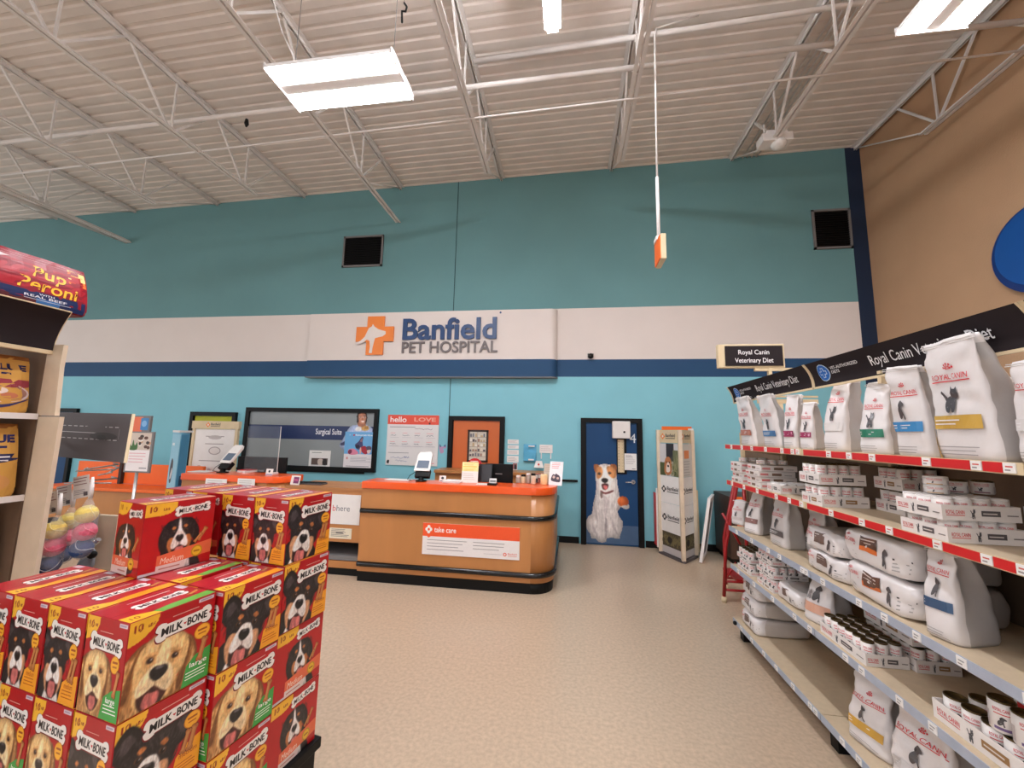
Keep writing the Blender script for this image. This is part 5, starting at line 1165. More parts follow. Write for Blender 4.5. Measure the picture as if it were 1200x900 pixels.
# cans and their trays
def can(r, h, lidmt, kind, label, group):
    t = thing('food_can', label, 'can', (0, 0, 0), 0, group)
    b = MB(); b.lathe([(r*.94, 0), (r, .004), (r, h*.5), (r, h-.004)], (0, 0, 0), 'print', 20, [(232, 226, 222)]*3)
    A = Art(); L = 2*r; A.text('ROYAL CANIN', 0, h*.70, h*.10, RED, 'C', bold=.015, width=L*.62); A.rect(-L*.30, h*.60, L*.30, h*.63, RED, 5, 1)
    (cat if kind == 'cat' else dogsil)(A, -.05*L, h*.24, h*.30, 1.0); A.rect(-L*.32, h*.10, L*.32, h*.19, {'cat': (160, 110, 120), 'dog': (120, 96, 140), 'tan': (200, 150, 80)}[kind], 6, 1)
    for s in (-1, 1): A.rect(s*L*.62-.10*L, h*.12, s*L*.62+.10*L, h*.6, (196, 186, 186), 3, 1)
    def cyl(a, v, hh): th = R(-135)+a/r; return Vector(((r+hh)*math.cos(th), (r+hh)*math.sin(th), v))
    A.emit(b, cyl, eps=5e-5, base=7e-4); b.build('can_body', t, world=False)
    b = MB(); b.lathe([(r*.97, h-.004), (r*.99, h-.001), (r*.97, h+.002), (r*.88, h+.002), (r*.86, h-.002), (.001, h-.002)], (0, 0, 0), lidmt, 20); b.build('lid', t, world=False)
    return t
def tray(x0, y0, z, wx, wy, ht, label, group=None, art=True, mt='print'):
    """open cardboard tray; aisle side is x0, viewer side is y0"""
    t = thing('can_tray', label, 'tray', (x0+wx/2, y0+wy/2, z), 0, group); b = MB(); th = .003; c = (230, 223, 219)
    b.box((x0, y0, z+.0005), (x0+wx, y0+wy, z+.003), mt, c)
    for a, q in (((x0, y0), (x0+th, y0+wy)), ((x0+wx-th, y0), (x0+wx, y0+wy)), ((x0+th, y0), (x0+wx-th, y0+th)), ((x0+th, y0+wy-th), (x0+wx-th, y0+wy))): b.box((a[0], a[1], z+.003), (q[0], q[1], z+ht), mt, c)
    b.build('walls', t)
    A = Art(); A.text('ROYAL CANIN', .05, .40, .26, RED, bold=.015, width=.24); A.rect(.05, .28, .29, .33, RED); cat(A, .40, .12, .70, .10); A.rect(.50, .30, .74, .68, (150, 112, 70) if random.random() < .4 else (86, 80, 82)); A.rect(.52, .44, .70, .52, (214, 206, 200)); A.rect(.82, .36, .96, .44, (130, 120, 118))
    b = MB(); A.emit(b, lambda a, v, h: Vector((x0+a*wx, y0-h, z+.003+v*(ht-.003))), eps=5e-5, base=4e-4); A.emit(b, lambda a, v, h: Vector((x0-h, y0+wy*(1-a), z+.003+v*(ht-.003))), eps=5e-5, base=4e-4); b.build('tray_print', t)
    return t
PROTO = {}
NTH = ['first', 'second', 'third', 'fourth']
NROW = ['nearest row', 'second row back', 'third row back', 'fourth row back', 'fifth row back', 'farthest row']
def cans_in(x0, y0, z, wx, wy, nx, ny, r, h, lid, kind, where, group, skip=()):
    key = (round(r, 3), round(h, 3), lid, kind)
    for i in range(nx):
        for j in range(ny):
            if (i, j) in skip: continue
            label = '%s can from the aisle, %s, in the %s' % (NTH[i], NROW[j], where)
            x = x0+wx*(i+.5)/nx; y = y0+wy*(j+.5)/ny; a = R(random.uniform(-25, 25))
            if key not in PROTO:
                PROTO[key] = can(r, h, lid, kind, label, group); PROTO[key].location = (x, y, z); PROTO[key].rotation_euler = (0, 0, a)
            else: dup(PROTO[key], (x, y, z), a, label, group)
HID = lambda nx, ny, deep=2: tuple((i, j) for i in range(nx) for j in range(ny) if i >= deep and j >= deep)
# second shelf, middle: two layers of can trays
TA = [(1.475, 2.655, 'lower', 'lower white can tray of the pair on the second shelf above the upright bags'), (1.470, 2.66, 'upper', 'upper white can tray of the pair on the second shelf above the upright bags')]
for k, (x, y, nm, lb) in enumerate(TA):
    z = Z2+.0005+k*.128; x += .04; tray(x, y, z, .255, .205, .064, lb, 'can trays on the second shelf')
    cans_in(x+.006, y+.006, z+.004, .243, .193, 4, 3, .0295, .118, 'can_lid' if k else 'can_lid', 'cat', nm+' middle tray, second shelf', 'cans in the %s middle tray' % nm)
for k in range(2):
    z = Z2+.0005+k*.128; x, y = 1.80, 2.45; tray(x, y, z, .20, .20, .064, ['lower can tray deep in the shadow between the two pairs on the second shelf', 'upper can tray deep in the shadow between the two pairs on the second shelf'][k], 'can trays on the second shelf')
    cans_in(x+.006, y+.006, z+.004, .188, .188, 3, 3, .0295, .118, 'can_lid', 'cat', ['lower', 'upper'][k]+' shadowed tray, second shelf', 'cans in the shadowed %s tray' % ['lower', 'upper'][k])
# second shelf, near: low trays of flat cans
for k in range(2):
    z = Z2+.0005+k*.088; x, y = 1.515-.012*k, 1.865; tray(x, y, z, .275, .225, .060, ['lower low tray of flat cans on the near part of the second shelf', 'upper low tray of flat cans on the near part of the second shelf'][k], 'low trays on the second shelf')
    cans_in(x+.006, y+.006, z+.004, .263, .213, 4, 3, .032, .080, 'white', 'tan', ['lower', 'upper'][k]+' low tray, second shelf', 'cans in the %s low tray' % ['lower', 'upper'][k])
    x = 1.83; tray(x, 1.70, z, .19, .21, .060, ['lower low tray beside the near pair, cut by the right edge', 'upper low tray beside the near pair, cut by the right edge'][k], 'low trays on the second shelf')
    cans_in(x+.006, 1.706, z+.004, .178, .198, 3, 3, .029, .080, 'white', 'tan', ['lower', 'upper'][k]+' tray cut by the photo', 'cans in the %s right-hand low tray' % ['lower', 'upper'][k])
for k in range(2):
    c = can(.040, .034, 'white', 'tan', ['lower flat can of the pair set on the near low tray', 'upper flat can of the pair set on the near low tray'][k], 'flat cans on the near low tray'); c.location = (1.60, 2.0, Z2+.178+.037*k)
for k in range(2):
    c = can(.036, .055, 'can_lid', 'cat', ['dark can in the shadow behind the flat can pair', 'second dark can in the shadow behind the flat can pair'][k], 'shadowed cans'); c.location = (1.72+.10*k, 2.05, Z2+.178)
# second shelf, far: closed low cartons and cans
def carton(x0, y0, z, wx, wy, h, label, group):
    t = thing('can_carton', label, 'carton', (x0+wx/2, y0+wy/2, z), 0, group); b = MB(); b.box((x0, y0, z+.0005), (x0+wx, y0+wy, z+h), 'print', (228, 220, 216)); b.build('carton_body', t, bevel=.002)
    A = Art(); A.rect(.04, .30, .26, .62, RED); A.rect(.04, .4, .26, .46, (230, 222, 218)); A.rect(.36, .25, .62, .7, (120, 96, 80)); A.rect(.70, .3, .9, .4, (150, 140, 138))
    b = MB(); A.emit(b, lambda a, v, hh: Vector((x0+a*wx, y0-hh, z+v*h)), base=5e-4); A.emit(b, lambda a, v, hh: Vector((x0-hh, y0+wy*(1-a), z+v*h)), base=5e-4); b.build('carton_print', t); return t
ORD = ['lowest', 'second', 'third', 'fourth', 'fifth', 'top']
for s, (x, y, wx, wy, n) in enumerate(((1.525, 3.78, .25, .22, 4), (1.53, 3.46, .27, .24, 4))):
    for k in range(n): carton(x+random.uniform(-.012, .012), y+random.uniform(-.01, .01), Z2+.0005+k*.046, wx, wy, .044, '%s flat white carton of the stack %s of the second shelf' % (['lowest', 'second', 'third', 'topmost'][k], ['at the far end', 'second from the far end'][s]), 'flat cartons on the second shelf')
    for k in range(3): c = can(.036, .034, 'white', 'tan', '%s flat can on top of the carton stack %s' % (['first', 'second', 'third'][k], ['at the far end', 'next to the far end stack'][s]), 'flat cans on the cartons'); c.location = (x+.05+.08*k, y+.07, Z2+.188)
tray(1.545, 3.18, Z2+.0005, .25, .20, .06, 'single low white tray in front of the far carton stacks on the second shelf', 'low trays on the second shelf'); cans_in(1.551, 3.186, Z2+.0045, .238, .188, 4, 3, .028, .062, 'white', 'tan', 'single low tray by cartons', 'cans in the single low tray')

# third shelf
G3 = 'pet food bags on the third shelf'
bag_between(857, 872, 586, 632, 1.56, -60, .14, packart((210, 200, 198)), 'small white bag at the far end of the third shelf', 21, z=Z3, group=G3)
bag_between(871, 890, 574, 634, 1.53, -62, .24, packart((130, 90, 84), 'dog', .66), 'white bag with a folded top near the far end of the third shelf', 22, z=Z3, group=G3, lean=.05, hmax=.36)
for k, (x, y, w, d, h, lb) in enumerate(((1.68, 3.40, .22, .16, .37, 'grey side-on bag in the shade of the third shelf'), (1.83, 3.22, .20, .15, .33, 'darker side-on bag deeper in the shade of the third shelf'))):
    bag('pet_food_bag', lb, w, d, h, packart((100, 96, 96), 'dog'), (x, y, Z3+.001), -86, 24+k, .0, G3, front=(206, 200, 198), side=(178, 172, 168))  # film greyed so the shelf shade is part of the colour
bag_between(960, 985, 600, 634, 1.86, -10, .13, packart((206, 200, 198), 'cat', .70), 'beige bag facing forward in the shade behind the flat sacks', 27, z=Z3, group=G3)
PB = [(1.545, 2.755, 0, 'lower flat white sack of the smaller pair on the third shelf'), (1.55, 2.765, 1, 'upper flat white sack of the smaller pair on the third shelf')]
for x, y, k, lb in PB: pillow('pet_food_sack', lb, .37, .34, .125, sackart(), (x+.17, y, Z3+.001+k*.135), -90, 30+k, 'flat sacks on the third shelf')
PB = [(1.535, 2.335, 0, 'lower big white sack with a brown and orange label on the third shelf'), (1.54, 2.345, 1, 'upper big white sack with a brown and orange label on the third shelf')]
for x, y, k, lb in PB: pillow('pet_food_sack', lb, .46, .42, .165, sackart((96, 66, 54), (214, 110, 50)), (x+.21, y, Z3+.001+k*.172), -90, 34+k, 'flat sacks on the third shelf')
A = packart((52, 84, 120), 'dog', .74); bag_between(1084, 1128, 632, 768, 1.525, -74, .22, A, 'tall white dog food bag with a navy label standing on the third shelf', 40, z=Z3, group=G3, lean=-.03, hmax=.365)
bag('pet_food_bag', 'shaded bag with a dark label right of the tall navy labelled bag', .24, .20, .36, packart((40, 60, 90), 'dog', .72), (1.80, 1.73, Z3+.001), -60, 41, .03, G3, front=(214, 208, 206))  # front colour dimmed to paint in the shade it stands in
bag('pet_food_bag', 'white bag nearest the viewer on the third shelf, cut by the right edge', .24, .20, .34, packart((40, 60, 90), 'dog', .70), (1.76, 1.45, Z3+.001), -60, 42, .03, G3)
# fourth shelf
for s, (x, y, n) in enumerate(((1.53, 3.72, 2), (1.535, 3.36, 3))):
    for k in range(n):
        z = Z4+.0005+k*.098; lb = '%s can tray of the %s on the fourth shelf' % (['bottom', 'second', 'top'][k] if n == 3 else ['bottom', 'top'][k], ['two at the far end', 'three next to the far end'][s])
        tray(x, y, z, .25, .25, .036, lb, 'can trays on the fourth shelf')
        cans_in(x+.006, y+.006, z+.004, .238, .238, 4, 4, .0285, .088, 'can_lid', 'dog', ['lower', 'upper'][k] + ' far tray, fourth shelf' if n == 2 else ['lowest', 'middle', 'topmost'][k]+' stacked tray, fourth shelf', 'cans in the '+lb, HID(4, 4, 2) if k < n-1 else ())
pillow('pet_food_sack', 'flat white sack between the cans and the peach banded bag on the fourth shelf', .30, .36, .11, sackart(), (1.72, 3.195, Z4+.001), -90, 45, 'flat sacks on the fourth shelf')
A = Art(); dogsil(A, .5, .5, .34, 1.2); cat(A, .25, .52, .22, 1.2, (150, 146, 146)); A.rect(.06, .24, .94, .44, (208, 158, 134), 6, 1); A.lines(.1, .9, .16, .04, 3, .01, (170, 164, 162)); crownmark(A, .5, .9, .08, 1.2)
bag('pet_food_bag', 'plump white bag with a peach band and dog picture on the fourth shelf', .21, .20, .27, A, (1.655, 2.918, Z4+.001), -70, 46, 0, 'bags on the fourth shelf', zip_=False, top=.78)
x, y = 1.53, 2.42; tray(x, y, Z4+.0005, .20, .37, .060, 'large open can tray at the front of the fourth shelf', 'can trays on the fourth shelf'); cans_in(x+.006, y+.006, Z4+.0045, .188, .358, 3, 6, .0285, .105, 'can_lid', 'cat', 'large front tray, fourth shelf', 'cans in the large front tray')
tray(1.745, 2.40, Z4+.0005, .20, .37, .060, 'large can tray standing behind the front one on the fourth shelf', 'can trays on the fourth shelf'); cans_in(1.751, 2.406, Z4+.0045, .188, .358, 3, 6, .0285, .105, 'can_lid', 'cat', 'large rear tray, fourth shelf', 'cans in the large rear tray', tuple((2, j) for j in range(1, 6)))
tray(1.75, 2.42, Z4+.115, .20, .33, .075, 'white carton tray stacked on the rear cans of the fourth shelf', 'can trays on the fourth shelf')
x, y = 1.545, 1.66; tray(x, y, Z4+.0005, .20, .40, .075, 'nearest can tray on the fourth shelf, at the lower right corner', 'can trays on the fourth shelf'); cans_in(x+.006, y+.006, Z4+.0045, .188, .388, 2, 5, .037, .105, 'can_lid', 'dog', 'nearest tray, fourth shelf', 'cans in the nearest tray')
for k, (xx, yy) in enumerate(((1.592, 1.82), (1.592, 1.74), (1.69, 1.79))):
    dup(PROTO[(.037, .105, 'can_lid', 'dog')], (xx, yy, Z4+.1125), R(10*k), ['first can stacked on top of the nearest tray', 'second can stacked on top of the nearest tray', 'can at the back stacked on top of the nearest tray'][k], 'cans stacked on the nearest tray')
carton(1.80, 1.66, Z4+.0005, .20, .35, .20, 'tall white carton behind the nearest can tray', 'cartons on the fourth shelf')
# bottom shelf
for k in range(3): pillow('pet_food_sack', '%s grey sided sack of the three stacked on the bottom shelf' % ['lowest', 'middle', 'topmost'][k], .30, .44, .125, sackart(tx=.30), (1.76+.01*k, 3.86, Z5+.001+k*.135), -90, 50+k, 'sacks stacked on the bottom shelf', side=(198, 190, 184))
GL = 'large bags on the bottom shelf'
bag_between(992, 1046, 790, 885, 1.545, -74, .20, packart((196, 150, 60), 'dog', .64, tw=.74), 'large white dog food bag with a gold band standing on the bottom shelf', 60, z=Z5, group=GL, zip_=False, top=.84, hmax=.40, wr=.010)
bag_between(1040, 1128, 800, 915, 1.55, -72, .22, packart((196, 190, 188), 'dog', .62, tw=.8), 'large glossy white bag nearest the viewer on the bottom shelf', 61, z=Z5, group=GL, film='foil', zip_=False, top=.84, hmax=.41, wr=.010)
# ------------------------------------------------------------------ dog biscuit boxes
def sym(L): return L+[(-a, c) for a, c in reversed(L) if abs(a) > 1e-6]
def golden():
    A = Art(); rn = random.Random(3); T0, T1, T2 = (186, 132, 78), (224, 180, 120), (240, 212, 168)
    A.blob([(-.34, -.1), (-.44, -.5), (-.5, -.9), (.5, -.9), (.42, -.5), (.3, -.15)], T0, 3); A.streaks([(rn.uniform(-.38, .38), rn.uniform(-.5, -.25)) for _ in range(40)], (156, 106, 60), .28, .03, -1.57, .4); A.streaks([(rn.uniform(-.38, .38), rn.uniform(-.6, -.25)) for _ in range(40)], (206, 158, 102), .26, .025, -1.57, .4)
    for s in (-1, 1):
        A.blob([(s*.22, .38), (s*.38, .32), (s*.51, .06), (s*.53, -.28), (s*.44, -.50), (s*.33, -.38), (s*.29, -.05), (s*.24, .15)], (170, 112, 60), 3); A.streaks([(s*rn.uniform(.32, .46), rn.uniform(-.2, .2)) for _ in range(22)], (170, 118, 66), .2, .018, -1.57, .25); A.streaks([(s*rn.uniform(.32, .46), rn.uniform(-.2, .25)) for _ in range(18)], (224, 178, 120), .18, .014, -1.57, .25)
    A.blob(sym([(0, .46), (.20, .43), (.33, .28), (.33, .04), (.27, -.16), (.22, -.36), (.09, -.50), (0, -.52)]), T1, 3)
    for s in (-1, 1): A.blob([(s*.27, .34), (s*.325, .28), (s*.345, .02), (s*.30, -.20), (s*.345, -.34), (s*.385, -.2), (s*.385, .06), (s*.345, .30)], (118, 72, 38), 3)
    A.streaks([(rn.uniform(-.26, .26), rn.uniform(.1, .40)) for _ in range(60)], (236, 200, 146), .13, .014, 1.57, .6); A.streaks([(rn.uniform(-.28, .28), rn.uniform(-.1, .35)) for _ in range(40)], (204, 156, 98), .11, .012, 1.57, .8)
    for s in (-1, 1): A.blob([(s*.06, .20), (s*.14, .24), (s*.25, .20), (s*.24, .08), (s*.14, .05)], (206, 156, 100), 3)
    A.blob([(-.05, .34), (.05, .34), (.08, .1), (-.08, .1)], (238, 204, 152), 3)
    A.blob(sym([(0, -.18), (.15, -.22), (.20, -.24), (.15, -.40), (.06, -.48), (0, -.49)]), (66, 30, 26), 3); A.blob(sym([(0, -.27), (.08, -.27), (.10, -.38), (.05, -.47), (0, -.475)]), (206, 112, 106), 3); A.line((0, -.28), (0, -.44), .012, (190, 96, 92))
    A.blob(sym([(0, .10), (.12, .06), (.20, -.06), (.235, -.2), (.19, -.29), (.10, -.25), (0, -.19)]), T2, 3); A.streaks([(rn.uniform(-.18, .18), rn.uniform(-.2, -.05)) for _ in range(30)], (222, 188, 138), .09, .01, -1.57, .8); A.line((0, -.12), (0, -.2), .014, (110, 76, 56))
    for s in (-1, 1):
        for q in range(4): A.ell(s*(.10+.02*q), -.17-.02*(q % 2), .006, .006, (120, 84, 56), 6)
    A.blob(sym([(0, .05), (.07, .05), (.115, 0), (.09, -.08), (0, -.135)]), (30, 26, 28), 3); A.blob([(-.06, .03), (0, .045), (.06, .03), (.03, .01), (-.03, .01)], (104, 98, 102), 3); A.ell(-.045, -.055, .018, .014, (8, 8, 8), 8); A.ell(.045, -.055, .018, .014, (8, 8, 8), 8)
    for s in (-1, 1): A.ell(s*.165, .14, .055, .042, (120, 78, 46), 12); A.ell(s*.165, .138, .040, .036, (36, 20, 16), 12); A.ell(s*.165+.012, .15, .010, .010, (236, 232, 228), 8); A.line((s*.10, .19), (s*.23, .185), .016, (150, 102, 62))
    return A
def tricolour(blaze):
    A = Art(); rn = random.Random(5); K, K2, W, T = (34, 29, 31), (66, 58, 60), (238, 228, 222), (178, 108, 58)
    A.blob([(-.34, -.1), (-.46, -.5), (-.5, -.95), (.5, -.95), (.44, -.5), (.3, -.15)], K, 3); A.blob([(-.2, -.4), (-.24, -.95), (.24, -.95), (.2, -.4)], W, 3); A.streaks([(rn.uniform(-.2, .2), rn.uniform(-.75, -.5)) for _ in range(26)], (206, 192, 186), .2, .02, -1.57, .4)
    for s in (-1, 1):
        if blaze: A.blob([(s*.20, .42), (s*.36, .36), (s*.50, .10), (s*.50, -.16), (s*.42, -.30), (s*.33, -.1), (s*.26, .12)], K, 3)
        else: A.blob([(s*.14, .34), (s*.26, .52), (s*.40, .58), (s*.50, .46), (s*.50, .26), (s*.38, .12), (s*.26, .12)], K, 3); A.blob([(s*.26, .36), (s*.36, .48), (s*.44, .42), (s*.40, .26)], K2, 3)
        A.streaks([(s*rn.uniform(.3, .46), rn.uniform(-.1, .4)) for _ in range(20)], K2, .14, .016, -1.3*s-1.57+1.3*s, .4)
    A.blob(sym([(0, .46), (.20, .43), (.33, .28), (.34, .02), (.29, -.18), (.22, -.38), (.09, -.50), (0, -.52)]), K, 3); A.streaks([(rn.uniform(-.3, .3), rn.uniform(-.05, .4)) for _ in range(46)], K2, .12, .014, 1.57, .8)
    for s in (-1, 1):
        A.blob([(s*.13, -.02), (s*.26, 0), (s*.31, -.16), (s*.24, -.36), (s*.17, -.42), (s*.18, -.2)], T if blaze else (206, 150, 110), 3); A.blob([(s*.09, .24), (s*.15, .28), (s*.20, .23), (s*.15, .19)], T, 3)
    if blaze: A.blob([(-.02, .46), (.02, .46), (.045, .2), (.10, .06), (-.10, .06), (-.045, .2)], W, 3)
    A.blob(sym([(0, -.18), (.15, -.22), (.20, -.25), (.16, -.42), (.07, -.52), (0, -.53)]), (54, 26, 26), 3); A.blob(sym([(0, -.26), (.09, -.26), (.115, -.40), (.06, -.51), (0, -.515)]), (208, 116, 112), 3); A.line((0, -.28), (0, -.48), .012, (196, 104, 102))
    A.blob(sym([(0, .13), (.09, .10), (.17, -.04), (.215, -.2), (.17, -.28), (.09, -.25), (0, -.19)]), W, 3); A.streaks([(rn.uniform(-.16, .16), rn.uniform(-.2, .02)) for _ in range(24)], (206, 190, 182), .08, .01, -1.57, .8)
    A.line((0, -.12), (0, -.2), .014, (90, 60, 56)); A.blob(sym([(0, .04), (.065, .04), (.10, -.01), (.08, -.08), (0, -.13)]), (20, 18, 20), 3); A.blob([(-.05, .02), (0, .035), (.05, .02), (.02, .005), (-.02, .005)], (96, 90, 94), 3)
    for s in (-1, 1): A.ell(s*.155, .13, .048, .040, (110, 66, 36), 12); A.ell(s*.155, .128, .034, .034, (14, 10, 10), 12); A.ell(s*.155+.012, .142, .009, .009, (230, 228, 226), 8)
    return A
GOLD, COLLIE, BERN = golden(), tricolour(False), tricolour(True)
BR, BR2, YEL, BLK = (182, 18, 27), (206, 34, 40), (248, 188, 54), (34, 26, 26)
def logo(A, x, y, w, h, rot=0.0):
    cr, sr = math.cos(rot), math.sin(rot); L = lambda a, c: (x+a*cr-c*sr, y+a*sr+c*cr)
    A.bone(x, y-.006, w*1.03, h*1.08, (120, 16, 26), rot); A.bone(x, y, w, h, (244, 238, 232), rot); A.it[-1], A.it[-1]
    th = h*.43
    for dx, dy in ((-.006, 0), (.006, 0), (0, .012), (0, -.012)):
        q = L(w*(-.40+dx), -th*.5+h*dy); A.text('MILK', q[0], q[1], th, BLK, bold=.004, shear=.05, rot=rot, width=w*.355)
        q = L(w*(.045+dx), -th*.5+h*dy); A.text('BONE', q[0], q[1], th, BLK, bold=.004, shear=.05, rot=rot, width=w*.365)
    k = w*.020; A.poly([L(-k, k*.8), L(0, k*.4), L(k, k*.8), L(k*1.3, 0), L(0, -k*1.3), L(-k*1.3, 0)], BR2)
def biscuit(A, x, y, ln, wd, rot): A.bone(x, y, ln*1.06, wd*1.12, (120, 60, 30), rot); A.bone(x, y, ln, wd, (186, 116, 62), rot); A.bone(x-.005, y+.004, ln*.8, wd*.5, (206, 140, 84), rot)
def facep(dog, wide, kind):
    """front panels; kind: large (green), medium (orange), classic (older medium design); returns under print, dog, over print"""
    A = Art(); A.rect(0, 0, 1, 1, BR, 3, 3); U = None
    if wide: A.rect(0, 0, 1, .9, (190, 20, 28), 2, 2)
    pan, pt = {'large': ((62, 164, 72), 'large'), 'medium': ((246, 164, 40), 'medium'), 'classic': ((238, 112, 70), 'Medium')}[kind]
    if kind == 'classic':
        A.poly([(0, 1), (.42 if wide else .5, 1), (.41, .90), (.33, .84), (.2, .815), (0, .82)], YEL)
        A.text('10', .06, .885, .075, (150, 26, 30), bold=.02); A.text('LBS', .235, .89, .04, (150, 26, 30), bold=.015)
        logo(A, .66 if wide else .68, .86, .52 if wide else .50, .15 if wide else .13, .06)
        U = A; Dg = Art().put(dog, .50 if wide else .40, .47 if wide else .48, .56 if wide else .72, .06, ky=.60 if wide else .48); A = Art()
        A.rect(0, .12, .02, .13, BR); A.poly([(0 if not wide else .22, .08), (1, .14), (1, .34 if wide else .24), (0 if not wide else .22, .24)], (232, 110, 72)); A.text('Medium', .27 if wide else .12, .12, .085, (250, 226, 206), shear=.2, width=.32 if wide else .4)
        A.rect(.22 if wide else 0, .0, .62, .10, (226, 206, 200)); A.rect(.26, .04, .55, .06, (190, 130, 120))
        biscuit(A, .84, .45, .22, .07, 1.0); biscuit(A, .78, .40, .16, .05, .9); x, y = (.78, .20) if wide else (.74, .17)
        A.ell(x, y, .085 if wide else .11, .085, (198, 146, 30), 18); A.ell(x, y, .065 if wide else .09, .066, (234, 186, 50), 16); A.rect(x-.045, y-.012, x+.045, y+.012, (170, 110, 30))
        A.rect(0, 0, .22, .035, (206, 196, 200)) if wide else None
    else:
        A.poly([(0, 1), (.30, 1), (.295, .93), (.25, .86), (.16, .79), (.06, .75), (0, .745)], YEL); A.text('10', .05 if wide else .04, .87, .085 if wide else .075, (150, 30, 30), bold=.025, rot=.05, width=.09 if wide else .12); A.text('LBS', .19, .89, .035, (150, 30, 30), bold=.015, rot=.05)
        A.rect(.78, .945, .97, .985, (226, 214, 222)); A.rect(.80, .955, .95, .975, (170, 150, 170))
        U = A; Dg = Art().put(dog, .37 if wide else .34, .36 if wide else .36, .88 if wide else .82, -.22 if wide else .02, ky=.84 if wide else .66); A = Art()
        A.poly([(.66, 0), (1, 0), (1, .37), (.80, .33), (.70, .24)] if wide else [(.56, 0), (1, 0), (1, .33), (.80, .30), (.62, .22)], pan)
        tc = (250, 250, 246) if kind == 'large' else (190, 90, 20); A.text(pt, .74 if wide else .68, .20 if wide else .17, .055, tc, bold=.012, width=.22); A.lines(.70 if wide else .64, .96, .14, .035, 3, .010, tc, .2)
        logo(A, .62 if wide else .52, .775 if wide else .74, .68 if wide else .80, .205 if wide else .20, .03 if wide else -.03); A.rect(.46 if wide else .34, .898 if wide else .858, .78 if wide else .66, .908 if wide else .866, (226, 170, 160))
        x, y = (.86, .585) if wide else (.80, .56); A.ell(x, y, .105, .092, (214, 130, 30), 20); A.ell(x, y, .095, .083, (246, 178, 50), 20); A.rect(x-.06, y+.012, x+.06, y+.034, (170, 84, 26)); A.rect(x-.05, y-.03, x+.05, y-.012, (196, 112, 34))
        biscuit(A, .88, .37, .27, .085, 1.35)
        if kind == 'medium': biscuit(A, .80, .37, .25, .075, 1.3)
    return U.clip(0, 0, 1, 1), Dg, A.clip(0, 0, 1, 1)
def print_face(name, t, parts, w, h, fn):
    U, Dg, O = parts; nx, ny = (96, 104) if w > .25 else (72, 100); b = MB()
    back, _ = raster(U, nx*2, ny*2, 0, 0, 1, 1); rgb, pa = picture(Dg, nx*2, ny*2, 0, 0, 1, 1, 1, .10, .36, 3, back)
    lay_picture(b, rgb, pa, nx, ny, lambda a, c, e: fn(a, c, e), 5e-4, 'print_gloss', False); O.emit(b, fn, 'print_gloss', eps=5e-5, base=7e-4); b.build(name, t, world=False)
def topp(kind):
    """top panel, x along the wide side, y towards the far narrow edge"""
    A = Art(); A.rect(0, 0, 1, 1, (182, 34, 48), 3, 3); A.rect(0, .47, 1, .485, (140, 20, 34))
    pan = {'large': (104, 176, 76), 'medium': (246, 160, 40), 'classic': (240, 150, 110)}[kind]
    A.poly([(.05, 0), (1, 0), (1, .22), (.5, .20), (.16, .12)], pan); A.poly([(0, 0), (.34, 0), (.30, .14), (.16, .26), (0, .30)], YEL); A.text('10', .05, .08, .10, (150, 30, 30), bold=.02, width=.1)
    logo(A, .56, .54, .62, .26, .0); A.rect(.3, .82, .8, .84, (240, 220, 214)); A.rect(.9, .7, .98, .95, (206, 190, 200))
    biscuit(A, .88, .36, .2, .09, .5)
    return A.clip(0, 0, 1, 1)
BW, BD, BH = .285, .216, .308
def bisc_box(kind, dog, label, group):
    t = thing('dog_biscuit_box', label, 'box', (0, 0, 0), 0, group); b = MB(); b.box((0, 0, 0), (BW, BD, BH), 'print', (178, 26, 36)); b.build('carton', t, world=False, bevel=.003)
    print_face('wide_panel_print', t, facep(dog, True, kind), BW, BH, lambda a, c, h: Vector((.002+a*(BW-.004), -h, .002+c*(BH-.004))))
    print_face('narrow_panel_print', t, facep(dog, False, kind), BD, BH, lambda a, c, h: Vector((-h, BD-.002-a*(BD-.004), .002+c*(BH-.004))))
    b = MB(); topp(kind).emit(b, lambda a, c, h: Vector((.002+a*(BW-.004), .002+c*(BD-.004), BH+h)), 'print_gloss', eps=5e-5, base=5e-4); b.build('top_panel_print', t, world=False)
    return t
GB_ = 'red dog biscuit boxes'
KINDS_ = {'L': ('large', GOLD), 'M': ('medium', COLLIE), 'C': ('classic', BERN)}
TH = R(80.5); UX, VX = Vector((math.cos(TH), math.sin(TH), 0)), Vector((-math.sin(TH), math.cos(TH), 0)); C0 = Vector((-1.443, 1.208, 0)); Z0 = .212
BPROTO = {}
def place(kd, u, v, z, label, dth=0.0):
    p = C0+UX*u+VX*v
    if kd not in BPROTO: o = bisc_box(*KINDS_[kd], label, GB_); BPROTO[kd] = o; o.location = (p.x, p.y, z); o.rotation_euler = (0, 0, TH+R(dth)); return o
    return dup(BPROTO[kd], (p.x, p.y, z), TH+R(dth), label, GB_)
S, V = .294, .225
lay = lambda k: Z0+.311*k
